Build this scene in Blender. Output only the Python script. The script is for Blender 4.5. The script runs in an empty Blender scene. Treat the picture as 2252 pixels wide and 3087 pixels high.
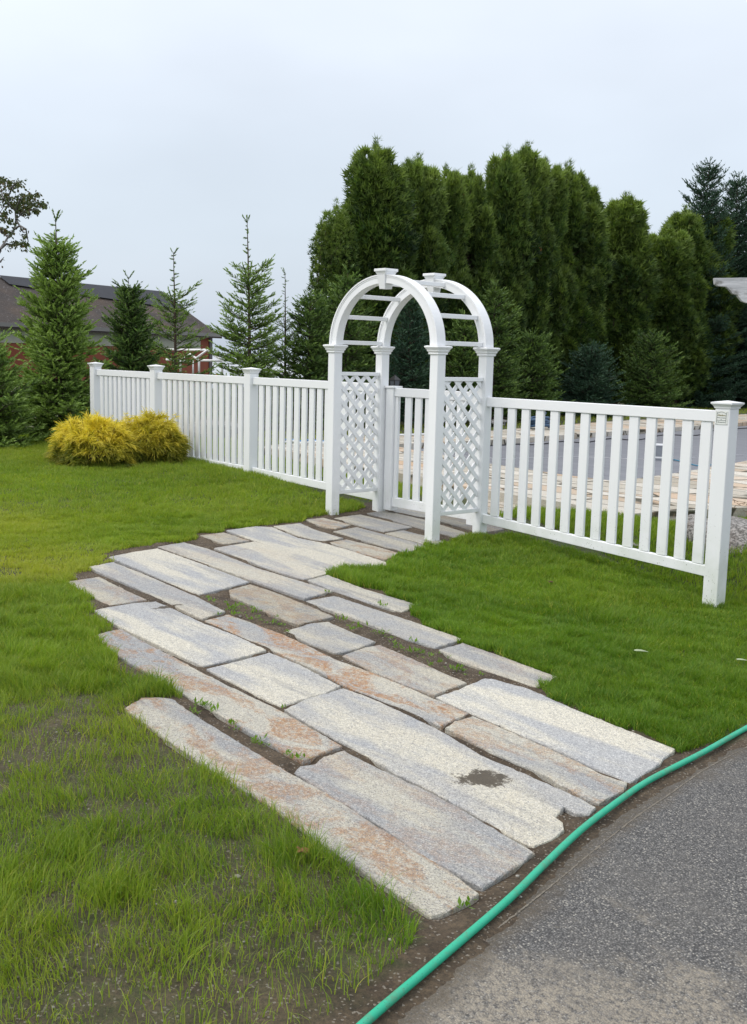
import bpy, bmesh, math, random
import numpy as np
from mathutils import Vector, Matrix
from mathutils.geometry import tessellate_polygon
random.seed(7)
rng = np.random.default_rng(7)
S = bpy.context.scene
COL = S.collection
R_ = math.radians

# ------------------------------------------------------------------ camera
F_PX, PITCH, ROLL, YAW = 3235.16, -0.1415, 0.0252, 0.8521
CAM = np.array([6.957, -7.4373, 1.6372])
IMW, IMH = 2252.0, 3087.0
_fw = np.array([-math.sin(YAW)*math.cos(PITCH), math.cos(YAW)*math.cos(PITCH), math.sin(PITCH)])
_rt = np.array([math.cos(YAW), math.sin(YAW), 0.0])
_up = np.cross(_rt, _fw)
_r2 = _rt*math.cos(ROLL) + _up*math.sin(ROLL)
_u2 = -_rt*math.sin(ROLL) + _up*math.cos(ROLL)
cd = bpy.data.cameras.new('camera'); cam = bpy.data.objects.new('camera', cd); COL.objects.link(cam)
cam.matrix_world = Matrix(((_r2[0], _u2[0], -_fw[0], CAM[0]), (_r2[1], _u2[1], -_fw[1], CAM[1]), (_r2[2], _u2[2], -_fw[2], CAM[2]), (0, 0, 0, 1)))
cd.sensor_fit = 'VERTICAL'; cd.sensor_height = 24.0; cd.lens = 24.0*F_PX/IMH
cd.clip_start = 0.05; cd.clip_end = 9000
S.camera = cam

# ------------------------------------------------------------------ world, sun, exposure
SUN_EL, SUN_AZ = R_(52), R_(205)      # azimuth measured clockwise from +Y
w = bpy.data.worlds.new('World'); S.world = w; w.use_nodes = True
nt = w.node_tree; nt.nodes.clear()
out = nt.nodes.new('ShaderNodeOutputWorld')
sky = nt.nodes.new('ShaderNodeTexSky'); sky.sky_type = 'NISHITA'; sky.sun_disc = False
sky.sun_elevation = SUN_EL; sky.sun_rotation = SUN_AZ; sky.dust_density = 4.0; sky.air_density = 1.2
b1 = nt.nodes.new('ShaderNodeBackground'); b1.inputs['Strength'].default_value = 0.05
nt.links.new(sky.outputs[0], b1.inputs['Color'])
tc = nt.nodes.new('ShaderNodeTexCoord'); sep = nt.nodes.new('ShaderNodeSeparateXYZ')
nt.links.new(tc.outputs['Generated'], sep.inputs[0])
ramp = nt.nodes.new('ShaderNodeValToRGB'); nt.links.new(sep.outputs['Z'], ramp.inputs[0])
cr = ramp.color_ramp
cr.elements[0].position = 0.0; cr.elements[0].color = (0.43, 0.49, 0.58, 1)
cr.elements[1].position = 1.0; cr.elements[1].color = (1.0, 1.0, 1.0, 1)
for p, c in ((0.10, (0.49, 0.55, 0.635, 1)), (0.24, (0.575, 0.61, 0.665, 1)), (0.45, (0.80, 0.83, 0.87, 1))):
    e = cr.elements.new(p); e.color = c
nz = nt.nodes.new('ShaderNodeTexNoise'); nz.inputs['Scale'].default_value = 2.3; nz.inputs['Detail'].default_value = 4
mp = nt.nodes.new('ShaderNodeMapping'); mp.inputs['Scale'].default_value = (1, 1, 2.2)
nt.links.new(tc.outputs['Generated'], mp.inputs[0]); nt.links.new(mp.outputs[0], nz.inputs['Vector'])
mr = nt.nodes.new('ShaderNodeMapRange'); mr.inputs['From Min'].default_value = 0.3; mr.inputs['From Max'].default_value = 0.7
mr.inputs['To Min'].default_value = 0.91; mr.inputs['To Max'].default_value = 1.09
nt.links.new(nz.outputs[0], mr.inputs['Value'])
vm = nt.nodes.new('ShaderNodeVectorMath'); vm.operation = 'SCALE'
nt.links.new(ramp.outputs[0], vm.inputs[0]); nt.links.new(mr.outputs[0], vm.inputs['Scale'])
b2 = nt.nodes.new('ShaderNodeBackground'); b2.inputs['Strength'].default_value = 1.15
nt.links.new(vm.outputs[0], b2.inputs['Color'])
ad = nt.nodes.new('ShaderNodeAddShader'); nt.links.new(b1.outputs[0], ad.inputs[0]); nt.links.new(b2.outputs[0], ad.inputs[1])
nt.links.new(ad.outputs[0], out.inputs['Surface'])
sd = bpy.data.lights.new('sun', 'SUN'); sd.energy = 1.2; sd.angle = R_(22); sd.color = (1.0, 0.97, 0.92)
so = bpy.data.objects.new('sun', sd); COL.objects.link(so)
sv = Vector((math.sin(SUN_AZ)*math.cos(SUN_EL), math.cos(SUN_AZ)*math.cos(SUN_EL), math.sin(SUN_EL)))
so.rotation_euler = sv.to_track_quat('Z', 'Y').to_euler()
S.view_settings.view_transform = 'Standard'; S.view_settings.look = 'None'
S.view_settings.exposure = 0.06; S.view_settings.gamma = 1.0
S.render.engine = 'CYCLES'
S.cycles.use_denoising = True; S.cycles.adaptive_threshold = .006; S.cycles.max_bounces = 6; S.cycles.transparent_max_bounces = 4
S.cycles.diffuse_bounces = 3; S.cycles.glossy_bounces = 2; S.cycles.transmission_bounces = 3; S.cycles.volume_bounces = 0

# ------------------------------------------------------------------ terrain height and pixel-to-world lookups
def sst(a, b, x):
    t = np.clip((x-a)/(b-a), 0, 1); return t*t*(3-2*t)
FX = np.array([-60, -9, -5, -3.84, -2.4, -1.46, 0, 1.2, 2.53, 4, 60.])
FZ = np.array([.16, .26, .27, .24, .13, .05, 0, -.10, -.215, -.25, -.25])
def H(x, y):
    x = np.asarray(x, float); y = np.asarray(y, float)
    xc = np.clip(x, -14, 14); yc = np.clip(y, -12, 6)
    base = -.0221*(xc+.7) - .0211*(yc+.63)
    r = np.interp(x, FX, FZ) - (-.0221*(xc+.7) - .0211*.63)
    k = np.where(y < 0, np.exp(-(y/1.9)**2), 1.0)
    k = np.maximum(k, .8*sst(-1.5, -4.5, x)*np.exp(-(y/4.5)**2)*(y < 0))
    z = base + r*k
    z = z*(1-sst(.6, 2.6, y)) + np.minimum(z, -.03)*sst(.6, 2.6, y)
    kr = sst(-.9, .1, x)*sst(.25, 1.2, y)*(1-sst(6, 12, y)); z = z*(1-kr) + .085*kr*(1-sst(1.6, 2.2, y)) - .03*kr*sst(1.6, 2.2, y)
    d = np.hypot(x+2, y-2)
    z = z - 5.5*sst(42, 85, d)
    return z
def ray(x, y): return _fw*F_PX + _r2*(x-IMW/2) - _u2*(y-IMH/2)
def atz(x, y, z):
    d = ray(x, y); return CAM + d*(z-CAM[2])/d[2]
def atY(x, y, Y):
    d = ray(x, y); return CAM + d*(Y-CAM[1])/d[1]
def atD(x, y, D): return CAM + ray(x, y)*D/F_PX
def atg(x, y, dz=0.0):
    z = 0.0
    for _ in range(30):
        p = atz(x, y, z); z = z*.4 + .6*(float(H(p[0], p[1]))+dz)
    return np.array([p[0], p[1], float(H(p[0], p[1]))])

# ------------------------------------------------------------------ object helpers
def tag(o, label=None, cat=None, group=None, kind=None):
    if label: o['label'] = label
    if cat: o['category'] = cat
    if group: o['group'] = group
    if kind: o['kind'] = kind
    return o
def link(name, me, mat, parent=None, smooth=False):
    if mat:
        for m in (mat if isinstance(mat, (list, tuple)) else [mat]): me.materials.append(m)
    o = bpy.data.objects.new(name, me); COL.objects.link(o)
    if parent: o.parent = parent
    if smooth: me.shade_smooth()
    return o
def rebase(o, p):
    me = o.data; me.transform(Matrix.Translation(-Vector(p))); o.location = Vector(p)
def empty(name, loc, rz=0):
    o = bpy.data.objects.new(name, None); COL.objects.link(o); o.empty_display_size = .1
    o.location = loc; o.rotation_euler = (0, 0, rz); return o
def fill(bm, vs):
    for t in tessellate_polygon([[v_.co.copy() for v_ in vs]]):
        a, b, c = (vs[i] for i in t)
        n = (b.co-a.co).cross(c.co-a.co)
        if n.length < 1e-12: continue
        try: bm.faces.new((a, b, c) if n.z > 0 else (a, c, b))
        except ValueError: pass
def bm_obj(name, bm, mat, parent=None, smooth=False):
    me = bpy.data.meshes.new(name); bm.to_mesh(me); bm.free()
    return link(name, me, mat, parent, smooth)
def add_box(bm, x0, x1, y0, y1, z0, z1, bev=0.003):
    r = bmesh.ops.create_cube(bm, size=1.0)
    vs = r['verts']
    bmesh.ops.scale(bm, vec=(x1-x0, y1-y0, z1-z0), verts=vs)
    bmesh.ops.translate(bm, vec=((x0+x1)/2, (y0+y1)/2, (z0+z1)/2), verts=vs)
    if bev:
        es = list({e for v in vs for e in v.link_edges})
        bmesh.ops.bevel(bm, geom=es, offset=bev, segments=1, affect='EDGES')
def box(name, x0, x1, y0, y1, z0, z1, mat, parent=None, bev=0.003):
    bm = bmesh.new(); add_box(bm, x0, x1, y0, y1, z0, z1, bev); return bm_obj(name, bm, mat, parent)
def sq_loft(bm, prof, cx=0, cy=0, ay=1.0, top=True, bottom=True):
    rings = []
    for h, z in prof:
        rings.append([bm.verts.new((cx+sx*h, cy+sy*h*ay, z)) for sx, sy in ((-1, -1), (1, -1), (1, 1), (-1, 1))])
    for a, b in zip(rings, rings[1:]):
        for i in range(4): bm.faces.new((a[i], a[(i+1) % 4], b[(i+1) % 4], b[i]))
    if bottom: bm.faces.new(rings[0][::-1])
    if top: bm.faces.new(rings[-1])
def tube(bm, pts, rad, n=8, cap=True, closed=False):
    pts = [Vector(p) for p in pts]; rings = []
    rads = rad if isinstance(rad, (list, tuple, np.ndarray)) else [rad]*len(pts)
    ref = Vector((0, 0, 1))
    prevx = None
    for i, p in enumerate(pts):
        t = (pts[min(i+1, len(pts)-1)]-pts[max(i-1, 0)]).normalized()
        if prevx is None:
            a = ref if abs(t.z) < .9 else Vector((1, 0, 0))
            xx = t.cross(a).normalized()
        else:
            xx = (prevx - t*prevx.dot(t)).normalized()
        prevx = xx; yy = t.cross(xx)
        rings.append([bm.verts.new(p+(xx*math.cos(2*math.pi*k/n)+yy*math.sin(2*math.pi*k/n))*rads[i]) for k in range(n)])
    for a, b in zip(rings, rings[1:]):
        for k in range(n): bm.faces.new((a[k], a[(k+1) % n], b[(k+1) % n], b[k]))
    if cap:
        bm.faces.new(rings[0][::-1]); bm.faces.new(rings[-1])
def mesh_np(name, V, Fq, attrs=None, mat_idx=None):
    """V (n,3); Fq list of face arrays (m,k)"""
    me = bpy.data.meshes.new(name)
    me.vertices.add(len(V)); me.vertices.foreach_set('co', np.asarray(V, np.float32).ravel())
    loops = np.concatenate([f.ravel() for f in Fq]).astype(np.int32)
    tot = np.concatenate([np.full(len(f), f.shape[1]) for f in Fq]).astype(np.int32)
    st = np.concatenate([[0], np.cumsum(tot)[:-1]]).astype(np.int32)
    me.loops.add(len(loops)); me.loops.foreach_set('vertex_index', loops)
    me.polygons.add(len(tot)); me.polygons.foreach_set('loop_start', st)
    try: me.polygons.foreach_set('loop_total', tot)
    except Exception: pass
    if mat_idx is not None: me.polygons.foreach_set('material_index', np.asarray(mat_idx, np.int32))
    me.update(calc_edges=True)
    for k, a in (attrs or {}).items():
        at = me.attributes.new(k, 'FLOAT', 'POINT'); at.data.foreach_set('value', np.asarray(a, np.float32))
    return me
def smooth_path(pts, n=8):
    P = [Vector(p) for p in pts]; out_ = []
    for i in range(len(P)-1):
        p0, p1, p2, p3 = P[max(i-1, 0)], P[i], P[i+1], P[min(i+2, len(P)-1)]
        for k in range(n):
            t = k/n
            out_.append(.5*((2*p1)+(p2-p0)*t+(2*p0-5*p1+4*p2-p3)*t*t+(3*p1-p0-3*p2+p3)*t**3))
    out_.append(P[-1]); return out_

# ------------------------------------------------------------------ materials
HOLLOWS = []
for (a_, b_, c_, rw) in (((1375,2345),(1520,2350),(1450,2305),.085), ((262+200,1836),(560,1820),(480,1815),.03)):
    A_, B_, = atg(*a_), atg(*b_); HOLLOWS.append(((A_[0]+B_[0])/2, (A_[1]+B_[1])/2, float(np.linalg.norm(B_-A_))/2, rw, -math.atan2(B_[1]-A_[1], B_[0]-A_[0])))
class N:
    def __init__(s, name):
        s.m = bpy.data.materials.new(name); s.m.use_nodes = True; s.t = s.m.node_tree
        s.b = s.t.nodes['Principled BSDF']; s.o = s.t.nodes['Material Output']
    def n(s, typ, **kw):
        x = s.t.nodes.new(typ)
        for k, v in kw.items():
            if k.startswith('_'): setattr(x, k[1:], v)
            else: s.set(x, k, v)
        return x
    def set(s, x, k, v):
        key = k.replace('_', ' ')
        inp = None
        for i in x.inputs:
            if i.name == key or i.identifier == k: inp = i; break
        if hasattr(v, 'is_linked') or isinstance(v, bpy.types.NodeSocket): s.t.links.new(v, inp)
        else: inp.default_value = v
    def link(s, a, b): s.t.links.new(a, b)
    def pos(s): return s.n('ShaderNodeNewGeometry').outputs['Position']
    def map(s, vec, scale=(1, 1, 1), rot=(0, 0, 0), loc=(0, 0, 0)):
        return s.n('ShaderNodeMapping', Vector=vec, Scale=scale, Rotation=rot, Location=loc).outputs[0]
    def noise(s, vec, scale, detail=4, rough=.55, dist=0):
        return s.n('ShaderNodeTexNoise', Vector=vec, Scale=scale, Detail=detail, Roughness=rough, Distortion=dist).outputs[0]
    def vor(s, vec, scale, feature='F1', out='Distance'):
        x = s.n('ShaderNodeTexVoronoi', Vector=vec, Scale=scale, _feature=feature); return x.outputs[out]
    def rng(s, v, a, b, c=0., d=1., st='LINEAR'):
        x = s.n('ShaderNodeMapRange', Value=v); x.interpolation_type = st
        x.inputs['From Min'].default_value = a; x.inputs['From Max'].default_value = b
        x.inputs['To Min'].default_value = c; x.inputs['To Max'].default_value = d
        return x.outputs[0]
    def math(s, op, a, b=None, clamp=False):
        x = s.n('ShaderNodeMath', _operation=op, _use_clamp=clamp)
        for i, v in enumerate((a, b)):
            if v is None: continue
            if isinstance(v, bpy.types.NodeSocket): s.t.links.new(v, x.inputs[i])
            else: x.inputs[i].default_value = v
        return x.outputs[0]
    def mix(s, f, a, b, mode='MIX'):
        x = s.n('ShaderNodeMix', _data_type='RGBA', _blend_type=mode)
        for i, v in ((0, f), (6, a), (7, b)):
            if isinstance(v, bpy.types.NodeSocket): s.t.links.new(v, x.inputs[i])
            else: x.inputs[i].default_value = v if i == 0 else (tuple(v)+(1,) if len(v) == 3 else v)
        return x.outputs[2]
    def attr(s, name): return s.n('ShaderNodeAttribute', _attribute_name=name).outputs['Fac']
    def bump(s, h, strength=.5, dist=.01, normal=None):
        x = s.n('ShaderNodeBump', Height=h, Strength=strength, Distance=dist)
        if normal is not None: s.link(normal, x.inputs['Normal'])
        s.link(x.outputs[0], s.b.inputs['Normal']); return x.outputs[0]
    def col(s, v):
        if isinstance(v, bpy.types.NodeSocket): s.link(v, s.b.inputs['Base Color'])
        else: s.b.inputs['Base Color'].default_value = tuple(v)+(1,)
        return s
    def rough(s, v):
        if isinstance(v, bpy.types.NodeSocket): s.link(v, s.b.inputs['Roughness'])
        else: s.b.inputs['Roughness'].default_value = v
        return s

def m_plain(name, c, r=.6, var=.15, sc=20, metal=0, bump=.1):
    k = N(name); p = k.pos(); n = k.noise(p, sc, 5)
    k.col(k.mix(n, [x*(1-var) for x in c], [min(1, x*(1+var)) for x in c])).rough(r)
    k.b.inputs['Metallic'].default_value = metal
    if bump: k.bump(k.noise(p, sc*8, 3), bump, .002)
    return k.m
def m_vinyl():
    k = N('white_vinyl'); p = k.pos()
    n = k.noise(p, 3, 4); c = k.mix(n, (.80, .82, .84), (.86, .87, .88))
    z = k.n('ShaderNodeSeparateXYZ', Vector=p).outputs['Z']
    # grass clippings and green film near the ground
    v = k.vor(k.map(p, (1, 1, .5), (.5, .3, .2)), 75)
    m2 = k.noise(p, 9, 3)
    hz = k.rng(z, .9, -.2, 0, 1)
    thr = k.math('MULTIPLY', hz, k.rng(m2, .38, .60, 0, .24))
    spk = k.math('LESS_THAN', v, thr)
    c = k.mix(k.math('MULTIPLY', spk, .75), c, (.10, .12, .05))
    film = k.math('MULTIPLY', k.rng(z, .45, -.2, 0, 1), k.rng(k.noise(p, 5, 6), .36, .68, 0, .75))
    c = k.mix(film, c, (.50, .56, .46))
    k.col(c).rough(k.rng(k.noise(p, 30, 3), .3, .7, .32, .5))
    k.bump(k.noise(p, 6, 3), .05, .004)
    return k.m
def m_granite():
    k = N('weathered_granite'); p = k.pos()
    oi = k.n('ShaderNodeObjectInfo'); sc = k.n('ShaderNodeSeparateColor', Color=oi.outputs['Color'])
    rust, bright, warm = sc.outputs[0], sc.outputs[1], sc.outputs[2]
    rnd = oi.outputs['Random']
    off = k.n('ShaderNodeCombineXYZ', X=k.math('MULTIPLY', rnd, 37.), Y=k.math('MULTIPLY', rnd, 91.), Z=0.)
    po = k.n('ShaderNodeVectorMath', _operation='ADD'); k.link(p, po.inputs[0]); k.link(off.outputs[0], po.inputs[1]); q = po.outputs[0]
    al = k.map(q, (.42, 2.2, 1), (0, 0, R_(3)))
    g1 = k.noise(q, 200, 3, .8); g2 = k.vor(q, 230, out='Color'); g2v = k.n('ShaderNodeSeparateColor', Color=g2).outputs[0]
    big = k.noise(al, 1.6, 6, .6); mid = k.noise(q, 7, 5, .6)
    c = k.mix(k.rng(big, .45, .55), (.28, .287, .297), (.43, .41, .35))
    c = k.mix(k.rng(k.noise(k.map(q, (.5, 5, 1), (0, 0, R_(3)), (3, 9, 0)), 1.3, 5), .58, .68, 0, .65), c, (.20, .20, .20))
    c = k.mix(k.math('MULTIPLY', warm, k.rng(mid, .35, .62, 0, .85)), c, (.48, .42, .31))
    # rust stains
    rn = k.noise(k.map(q, (.8, 1.6, 1), (0, 0, R_(25))), 3.0, 8, .68, .6)
    rm = k.math('MULTIPLY', k.rng(rn, .475, .545, 0, 1.0), k.rng(k.noise(q, 34, 5, .75), .38, .58, .15, 1))
    rm = k.math('MULTIPLY', rm, rust, True)
    c = k.mix(rm, c, k.mix(k.noise(q, 18, 3), (.26, .105, .035), (.38, .225, .10)))
    # speckle
    c = k.mix(k.rng(g1, .3, .7, 0, 1), k.mix(1., c, (.56, .56, .57), 'MULTIPLY'), k.mix(1., c, (1.42, 1.42, 1.40), 'MULTIPLY'))
    c = k.mix(k.rng(k.noise(q, 55, 4, .75), .38, .62, 0, 1), k.mix(1., c, (.84, .84, .85), 'MULTIPLY'), k.mix(1., c, (1.10, 1.10, 1.08), 'MULTIPLY'))
    c = k.mix(k.math('MULTIPLY', k.math('LESS_THAN', g2v, .12), .7), c, (.15, .15, .16))
    c = k.mix(k.math('MULTIPLY', k.math('GREATER_THAN', g2v, .90), .35), c, (.68, .67, .64))
    x = k.n('ShaderNodeVectorMath', _operation='SCALE'); k.link(c, x.inputs[0]); k.link(k.math('MULTIPLY', bright, 1.22), x.inputs['Scale']); c = x.outputs[0]
    # soil on the upper face creeping from joints
    c = k.mix(k.rng(k.noise(q, 2.3, 7, .65), .63, .74, 0, .5), c, (.17, .14, .10))
    for cx_, cy_, rx, ry, an in HOLLOWS:
        u = k.map(p, (1, 1, 0), (0, 0, 0), (-cx_, -cy_, 0)); u2 = k.n('ShaderNodeVectorMath', _operation='LENGTH'); k.link(k.map(k.map(u, (1, 1, 1), (0, 0, an)), (1/rx, 1/ry, 1)), u2.inputs[0])
        dd = k.math('ADD', u2.outputs['Value'], k.math('ADD', k.rng(k.noise(p, 6, 8, .75), 0, 1, -2.2, 2.2), k.rng(k.noise(p, 45, 5, .8), 0, 1, -.9, .9)))
        mk = k.rng(dd, .75, 1.15, .95, 0, 'SMOOTHSTEP'); c = k.mix(mk, c, k.mix(k.noise(p, 60, 4, .8), (.025, .019, .012), (.09, .07, .045)))
    k.col(c).rough(.85)
    nn = k.bump(k.noise(q, 22, 7, .7), .6, .012)
    k.bump(k.noise(q, 120, 3, .7), .5, .003, nn)
    return k.m
def m_soil():
    k = N('soil'); p = k.pos(); g = k.attr('lush')
    a = k.noise(p, 5, 8, .7); b = k.noise(p, 70, 4, .8); v = k.vor(p, 160, out='Color'); vv = k.n('ShaderNodeSeparateColor', Color=v).outputs[0]
    c = k.mix(k.rng(a, .35, .65), (.050, .035, .022), (.118, .088, .058))
    c = k.mix(k.rng(b, .35, .7), k.mix(1., c, (.55, .55, .55), 'MULTIPLY'), k.mix(1., c, (1.6, 1.55, 1.45), 'MULTIPLY'))
    c = k.mix(k.math('GREATER_THAN', vv, .95), c, (.24, .21, .17))
    c = k.mix(k.math('MULTIPLY', g, k.rng(k.noise(p, 12, 6, .7), .35, .62, .2, .9)), c, (.045, .085, .016))
    k.col(c).rough(.95)
    n1 = k.bump(b, .9, .015); k.bump(k.noise(p, 220, 3), .6, .005, n1)
    return k.m
def m_asphalt():
    k = N('asphalt'); p = k.pos()
    v = k.n('ShaderNodeTexVoronoi', Vector=p, Scale=160.); vc = k.n('ShaderNodeSeparateColor', Color=v.outputs['Color']).outputs[0]
    c = k.mix(k.rng(vc, 0, 1), (.070, .069, .069), (.25, .243, .232))
    c = k.mix(k.math('GREATER_THAN', vc, .90), c, (.38, .36, .32))
    c = k.mix(k.rng(v.outputs['Distance'], .35, .6, 0, .7), c, (.025, .025, .026))
    s1 = k.noise(k.map(p, (1, 2.2, 1), (0, 0, R_(-35))), 1.3, 8, .68, .5); s2 = k.noise(p, 55, 4, .8)
    n3 = k.noise(p, 7, 5, .65)
    # sand washed over the lower right of the drive and along its edge
    px = k.n('ShaderNodeSeparateXYZ', Vector=p)
    near = k.math('ADD', k.math('MULTIPLY', px.outputs['X'], .70), k.math('MULTIPLY', px.outputs['Y'], -.72))
    nb = k.rng(near, 6.9, 7.8, -.10, .18)
    sand = k.rng(k.math('ADD', k.math('ADD', k.math('MULTIPLY', s1, .6), k.math('MULTIPLY', n3, .4)), nb), .50, .62, 0, 1)
    m = k.math('MULTIPLY', sand, k.rng(s2, .38, .60, .05, .95), True)
    c = k.mix(m, c, (.30, .265, .21))
    c = k.mix(k.rng(k.noise(p, 3, 6, .7), .5, .72, 0, .45), c, (.15, .14, .125))
    eg = k.attr('edge'); em = k.rng(k.math('ADD', eg, k.math('MULTIPLY', k.noise(p, 6, 7, .75), 1.1)), .95, 1.35, 0, 1); c = k.mix(k.math('MULTIPLY', em, k.rng(s2, .35, .6, .35, .95)), c, k.mix(k.noise(p, 40, 4, .8), (.05, .04, .028), (.13, .105, .075)))
    k.col(c).rough(.85)
    k.bump(k.math('MULTIPLY', v.outputs['Distance'], -1.), .8, .006)
    return k.m
def m_leaf(name, c1, c2, c3=None, sub=.0, rough=.55, trans=.25, nsc=1.2):
    """c1 dark, c2 light by per-leaf attribute 'v'; c3 blended in by attribute 't' (young growth)"""
    k = N(name); v = k.attr('v'); p = k.pos()
    c = k.mix(v, c1, c2)
    if c3: c = k.mix(k.attr('t'), c, c3)
    c = k.mix(k.rng(k.noise(p, nsc, 3), .3, .7, 0, .35), c, k.mix(1., c, (1.15, 1.0, .6), 'MULTIPLY'))
    if name == 'cedar_sprays': c = k.mix(k.rng(k.noise(p, 1.5, 3, .6), .735, .75, 0, .9), c, (.26, .10, .03))
    k.col(c).rough(rough)
    tr = k.n('ShaderNodeBsdfTranslucent', Color=k.mix(1., c, (1.3, 1.4, .6), 'MULTIPLY'))
    ms = k.n('ShaderNodeMixShader', Fac=trans)
    k.link(k.b.outputs[0], ms.inputs[1]); k.link(tr.outputs[0], ms.inputs[2]); k.link(ms.outputs[0], k.o.inputs['Surface'])
    k.b.inputs['Specular IOR Level'].default_value = .3
    return k.m
def m_paving():
    k = N('terrace_stone'); p = k.pos()
    w_ = k.noise(p, 2.2, 3); q = k.map(p, (.75, 2.3, 1), (0, 0, R_(4)))
    ve = k.n('ShaderNodeTexVoronoi', Vector=q, Scale=1.15, Randomness=.75); ve.feature = 'DISTANCE_TO_EDGE'
    vc = k.n('ShaderNodeTexVoronoi', Vector=q, Scale=1.15, Randomness=.75); cc = k.n('ShaderNodeSeparateColor', Color=vc.outputs['Color'])
    c = k.mix(cc.outputs[0], (.36, .33, .27), (.56, .53, .47)); c = k.mix(k.rng(cc.outputs[1], .6, 1., 0, .7), c, (.50, .33, .20))
    edge = k.rng(k.math('ADD', ve.outputs['Distance'], k.math('MULTIPLY', w_, .02)), .022, .05, 1, 0)
    c = k.mix(edge, c, (.07, .062, .04))
    c = k.mix(k.rng(k.noise(p, 9, 6, .7), .55, .7, 0, .55), c, (.50, .33, .20))
    c = k.mix(k.rng(k.noise(p, 60, 4, .8), .35, .65), k.mix(1., c, (.75, .75, .75), 'MULTIPLY'), k.mix(1., c, (1.2, 1.2, 1.2), 'MULTIPLY'))
    k.col(c).rough(.9)
    k.bump(k.math('ADD', k.math('MULTIPLY', edge, -1.), k.math('MULTIPLY', w_, .3)), .8, .03)
    return k.m
def m_boulder():
    k = N('lichen_granite'); p = k.pos()
    v = k.n('ShaderNodeTexVoronoi', Vector=p, Scale=42.); n = k.noise(p, 26, 6, .8)
    c = k.mix(k.rng(n, .40, .56), (.045, .042, .04), (.46, .44, .42))
    c = k.mix(k.rng(k.noise(p, 4, 5), .5, .7, 0, .6), c, (.20, .16, .13))
    c = k.mix(k.rng(v.outputs['Distance'], .5, .75, 0, .6), c, (.05, .05, .045))
    k.col(c).rough(.95); k.bump(n, 1., .02)
    return k.m
def m_roof():
    k = N('worn_roofing'); p = k.pos()
    c = k.mix(k.rng(k.noise(k.map(p, (.4, .4, 1.4)), 1.1, 8, .7), .3, .7), (.035, .030, .029), (.070, .056, .050))
    c = k.mix(k.rng(k.noise(p, .35, 4), .5, .66, 0, .7), c, (.085, .058, .040))
    c = k.mix(k.math('GREATER_THAN', k.noise(p, 9, 3, .7), .66), c, (.30, .29, .28))
    k.col(c).rough(.95); k.bump(k.noise(p, 5, 6), .5, .1); return k.m
def m_sea():
    k = N('sea_water'); p = k.pos(); q = k.map(p, (.3, 1., 1), (0, 0, YAW))
    c = k.mix(k.rng(k.noise(q, .12, 6, .65), .42, .60), (.20, .22, .24), (.62, .64, .66))
    k.col(c).rough(.35); k.bump(k.noise(q, .5, 5), .6, .6); return k.m
def m_cover():
    k = N('pool_cover_fabric'); p = k.pos(); q = k.map(p, (1, 1, 1), (0, 0, R_(-8)))
    c = k.mix(k.rng(k.noise(k.map(q, (.5, 3, 1)), 1.4, 6, .6), .3, .7), (.135, .14, .165), (.20, .205, .23))
    w_ = k.n('ShaderNodeTexWave', Vector=q, Scale=1.1, Distortion=1.2); w_.bands_direction = 'Y'
    c = k.mix(k.rng(w_.outputs['Fac'], .9, 1., 0, .3), c, (.26, .27, .30))
    k.col(c).rough(.45); k.bump(k.noise(k.map(q, (.6, 2.5, 1)), 2.5, 5), .35, .05); return k.m
def m_weathered_wood():
    k = N('weathered_painted_wood'); p = k.pos(); q = k.map(p, (1, 1, 14), (0, 0, 0))
    c = k.mix(k.rng(k.noise(q, 4, 6, .7), .3, .7), (.30, .31, .32), (.62, .63, .64))
    c = k.mix(k.rng(k.noise(k.map(p, (1, 1, 2)), 9, 6), .54, .68, 0, .8), c, (.11, .105, .085))
    k.col(c).rough(.8); k.bump(k.noise(q, 12, 4), .5, .004); return k.m
def m_hose():
    k = N('green_hose_rubber'); p = k.pos()
    c = k.mix(k.noise(p, 6, 3), (.010, .36, .20), (.016, .42, .26))
    v = k.vor(p, 95); c = k.mix(k.math('LESS_THAN', v, .13), c, (.02, .12, .08))
    c = k.mix(k.rng(k.noise(p, 11, 7, .75), .50, .66, 0, .55), c, (.12, .16, .09)); k.col(c).rough(k.rng(k.noise(p, 25, 4), .3, .7, .3, .6)); k.bump(k.noise(p, 150, 2), .1, .001); return k.m
VINYL, GRAN, SOIL, ASPH, PAVE, BOULD = m_vinyl(), m_granite(), m_soil(), m_asphalt(), m_paving(), m_boulder()
BARK = m_plain('conifer_bark', (.085, .060, .045), .95, .4, 25, bump=.6)
TWIG = m_plain('reddish_twig', (.12, .075, .05), .9, .3, 40)
SPR = m_leaf('spruce_needles', (.016, .042, .015), (.060, .128, .034), (.23, .35, .09), trans=.2)
SPRB = m_leaf('blue_spruce_needles', (.022, .052, .036), (.045, .098, .062), (.075, .15, .09), trans=.12)
CED = m_leaf('cedar_sprays', (.015, .038, .012), (.074, .140, .034), (.25, .35, .085), trans=.22)
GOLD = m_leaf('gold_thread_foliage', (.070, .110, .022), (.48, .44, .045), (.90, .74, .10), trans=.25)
GRASS = m_leaf('grass_blades', (.088, .190, .018), (.215, .355, .034), (.41, .42, .075), trans=.4, rough=.5)
LEAFM = m_leaf('broad_leaves', (.035, .055, .022), (.075, .095, .035), (.10, .06, .03), trans=.3)

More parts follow.
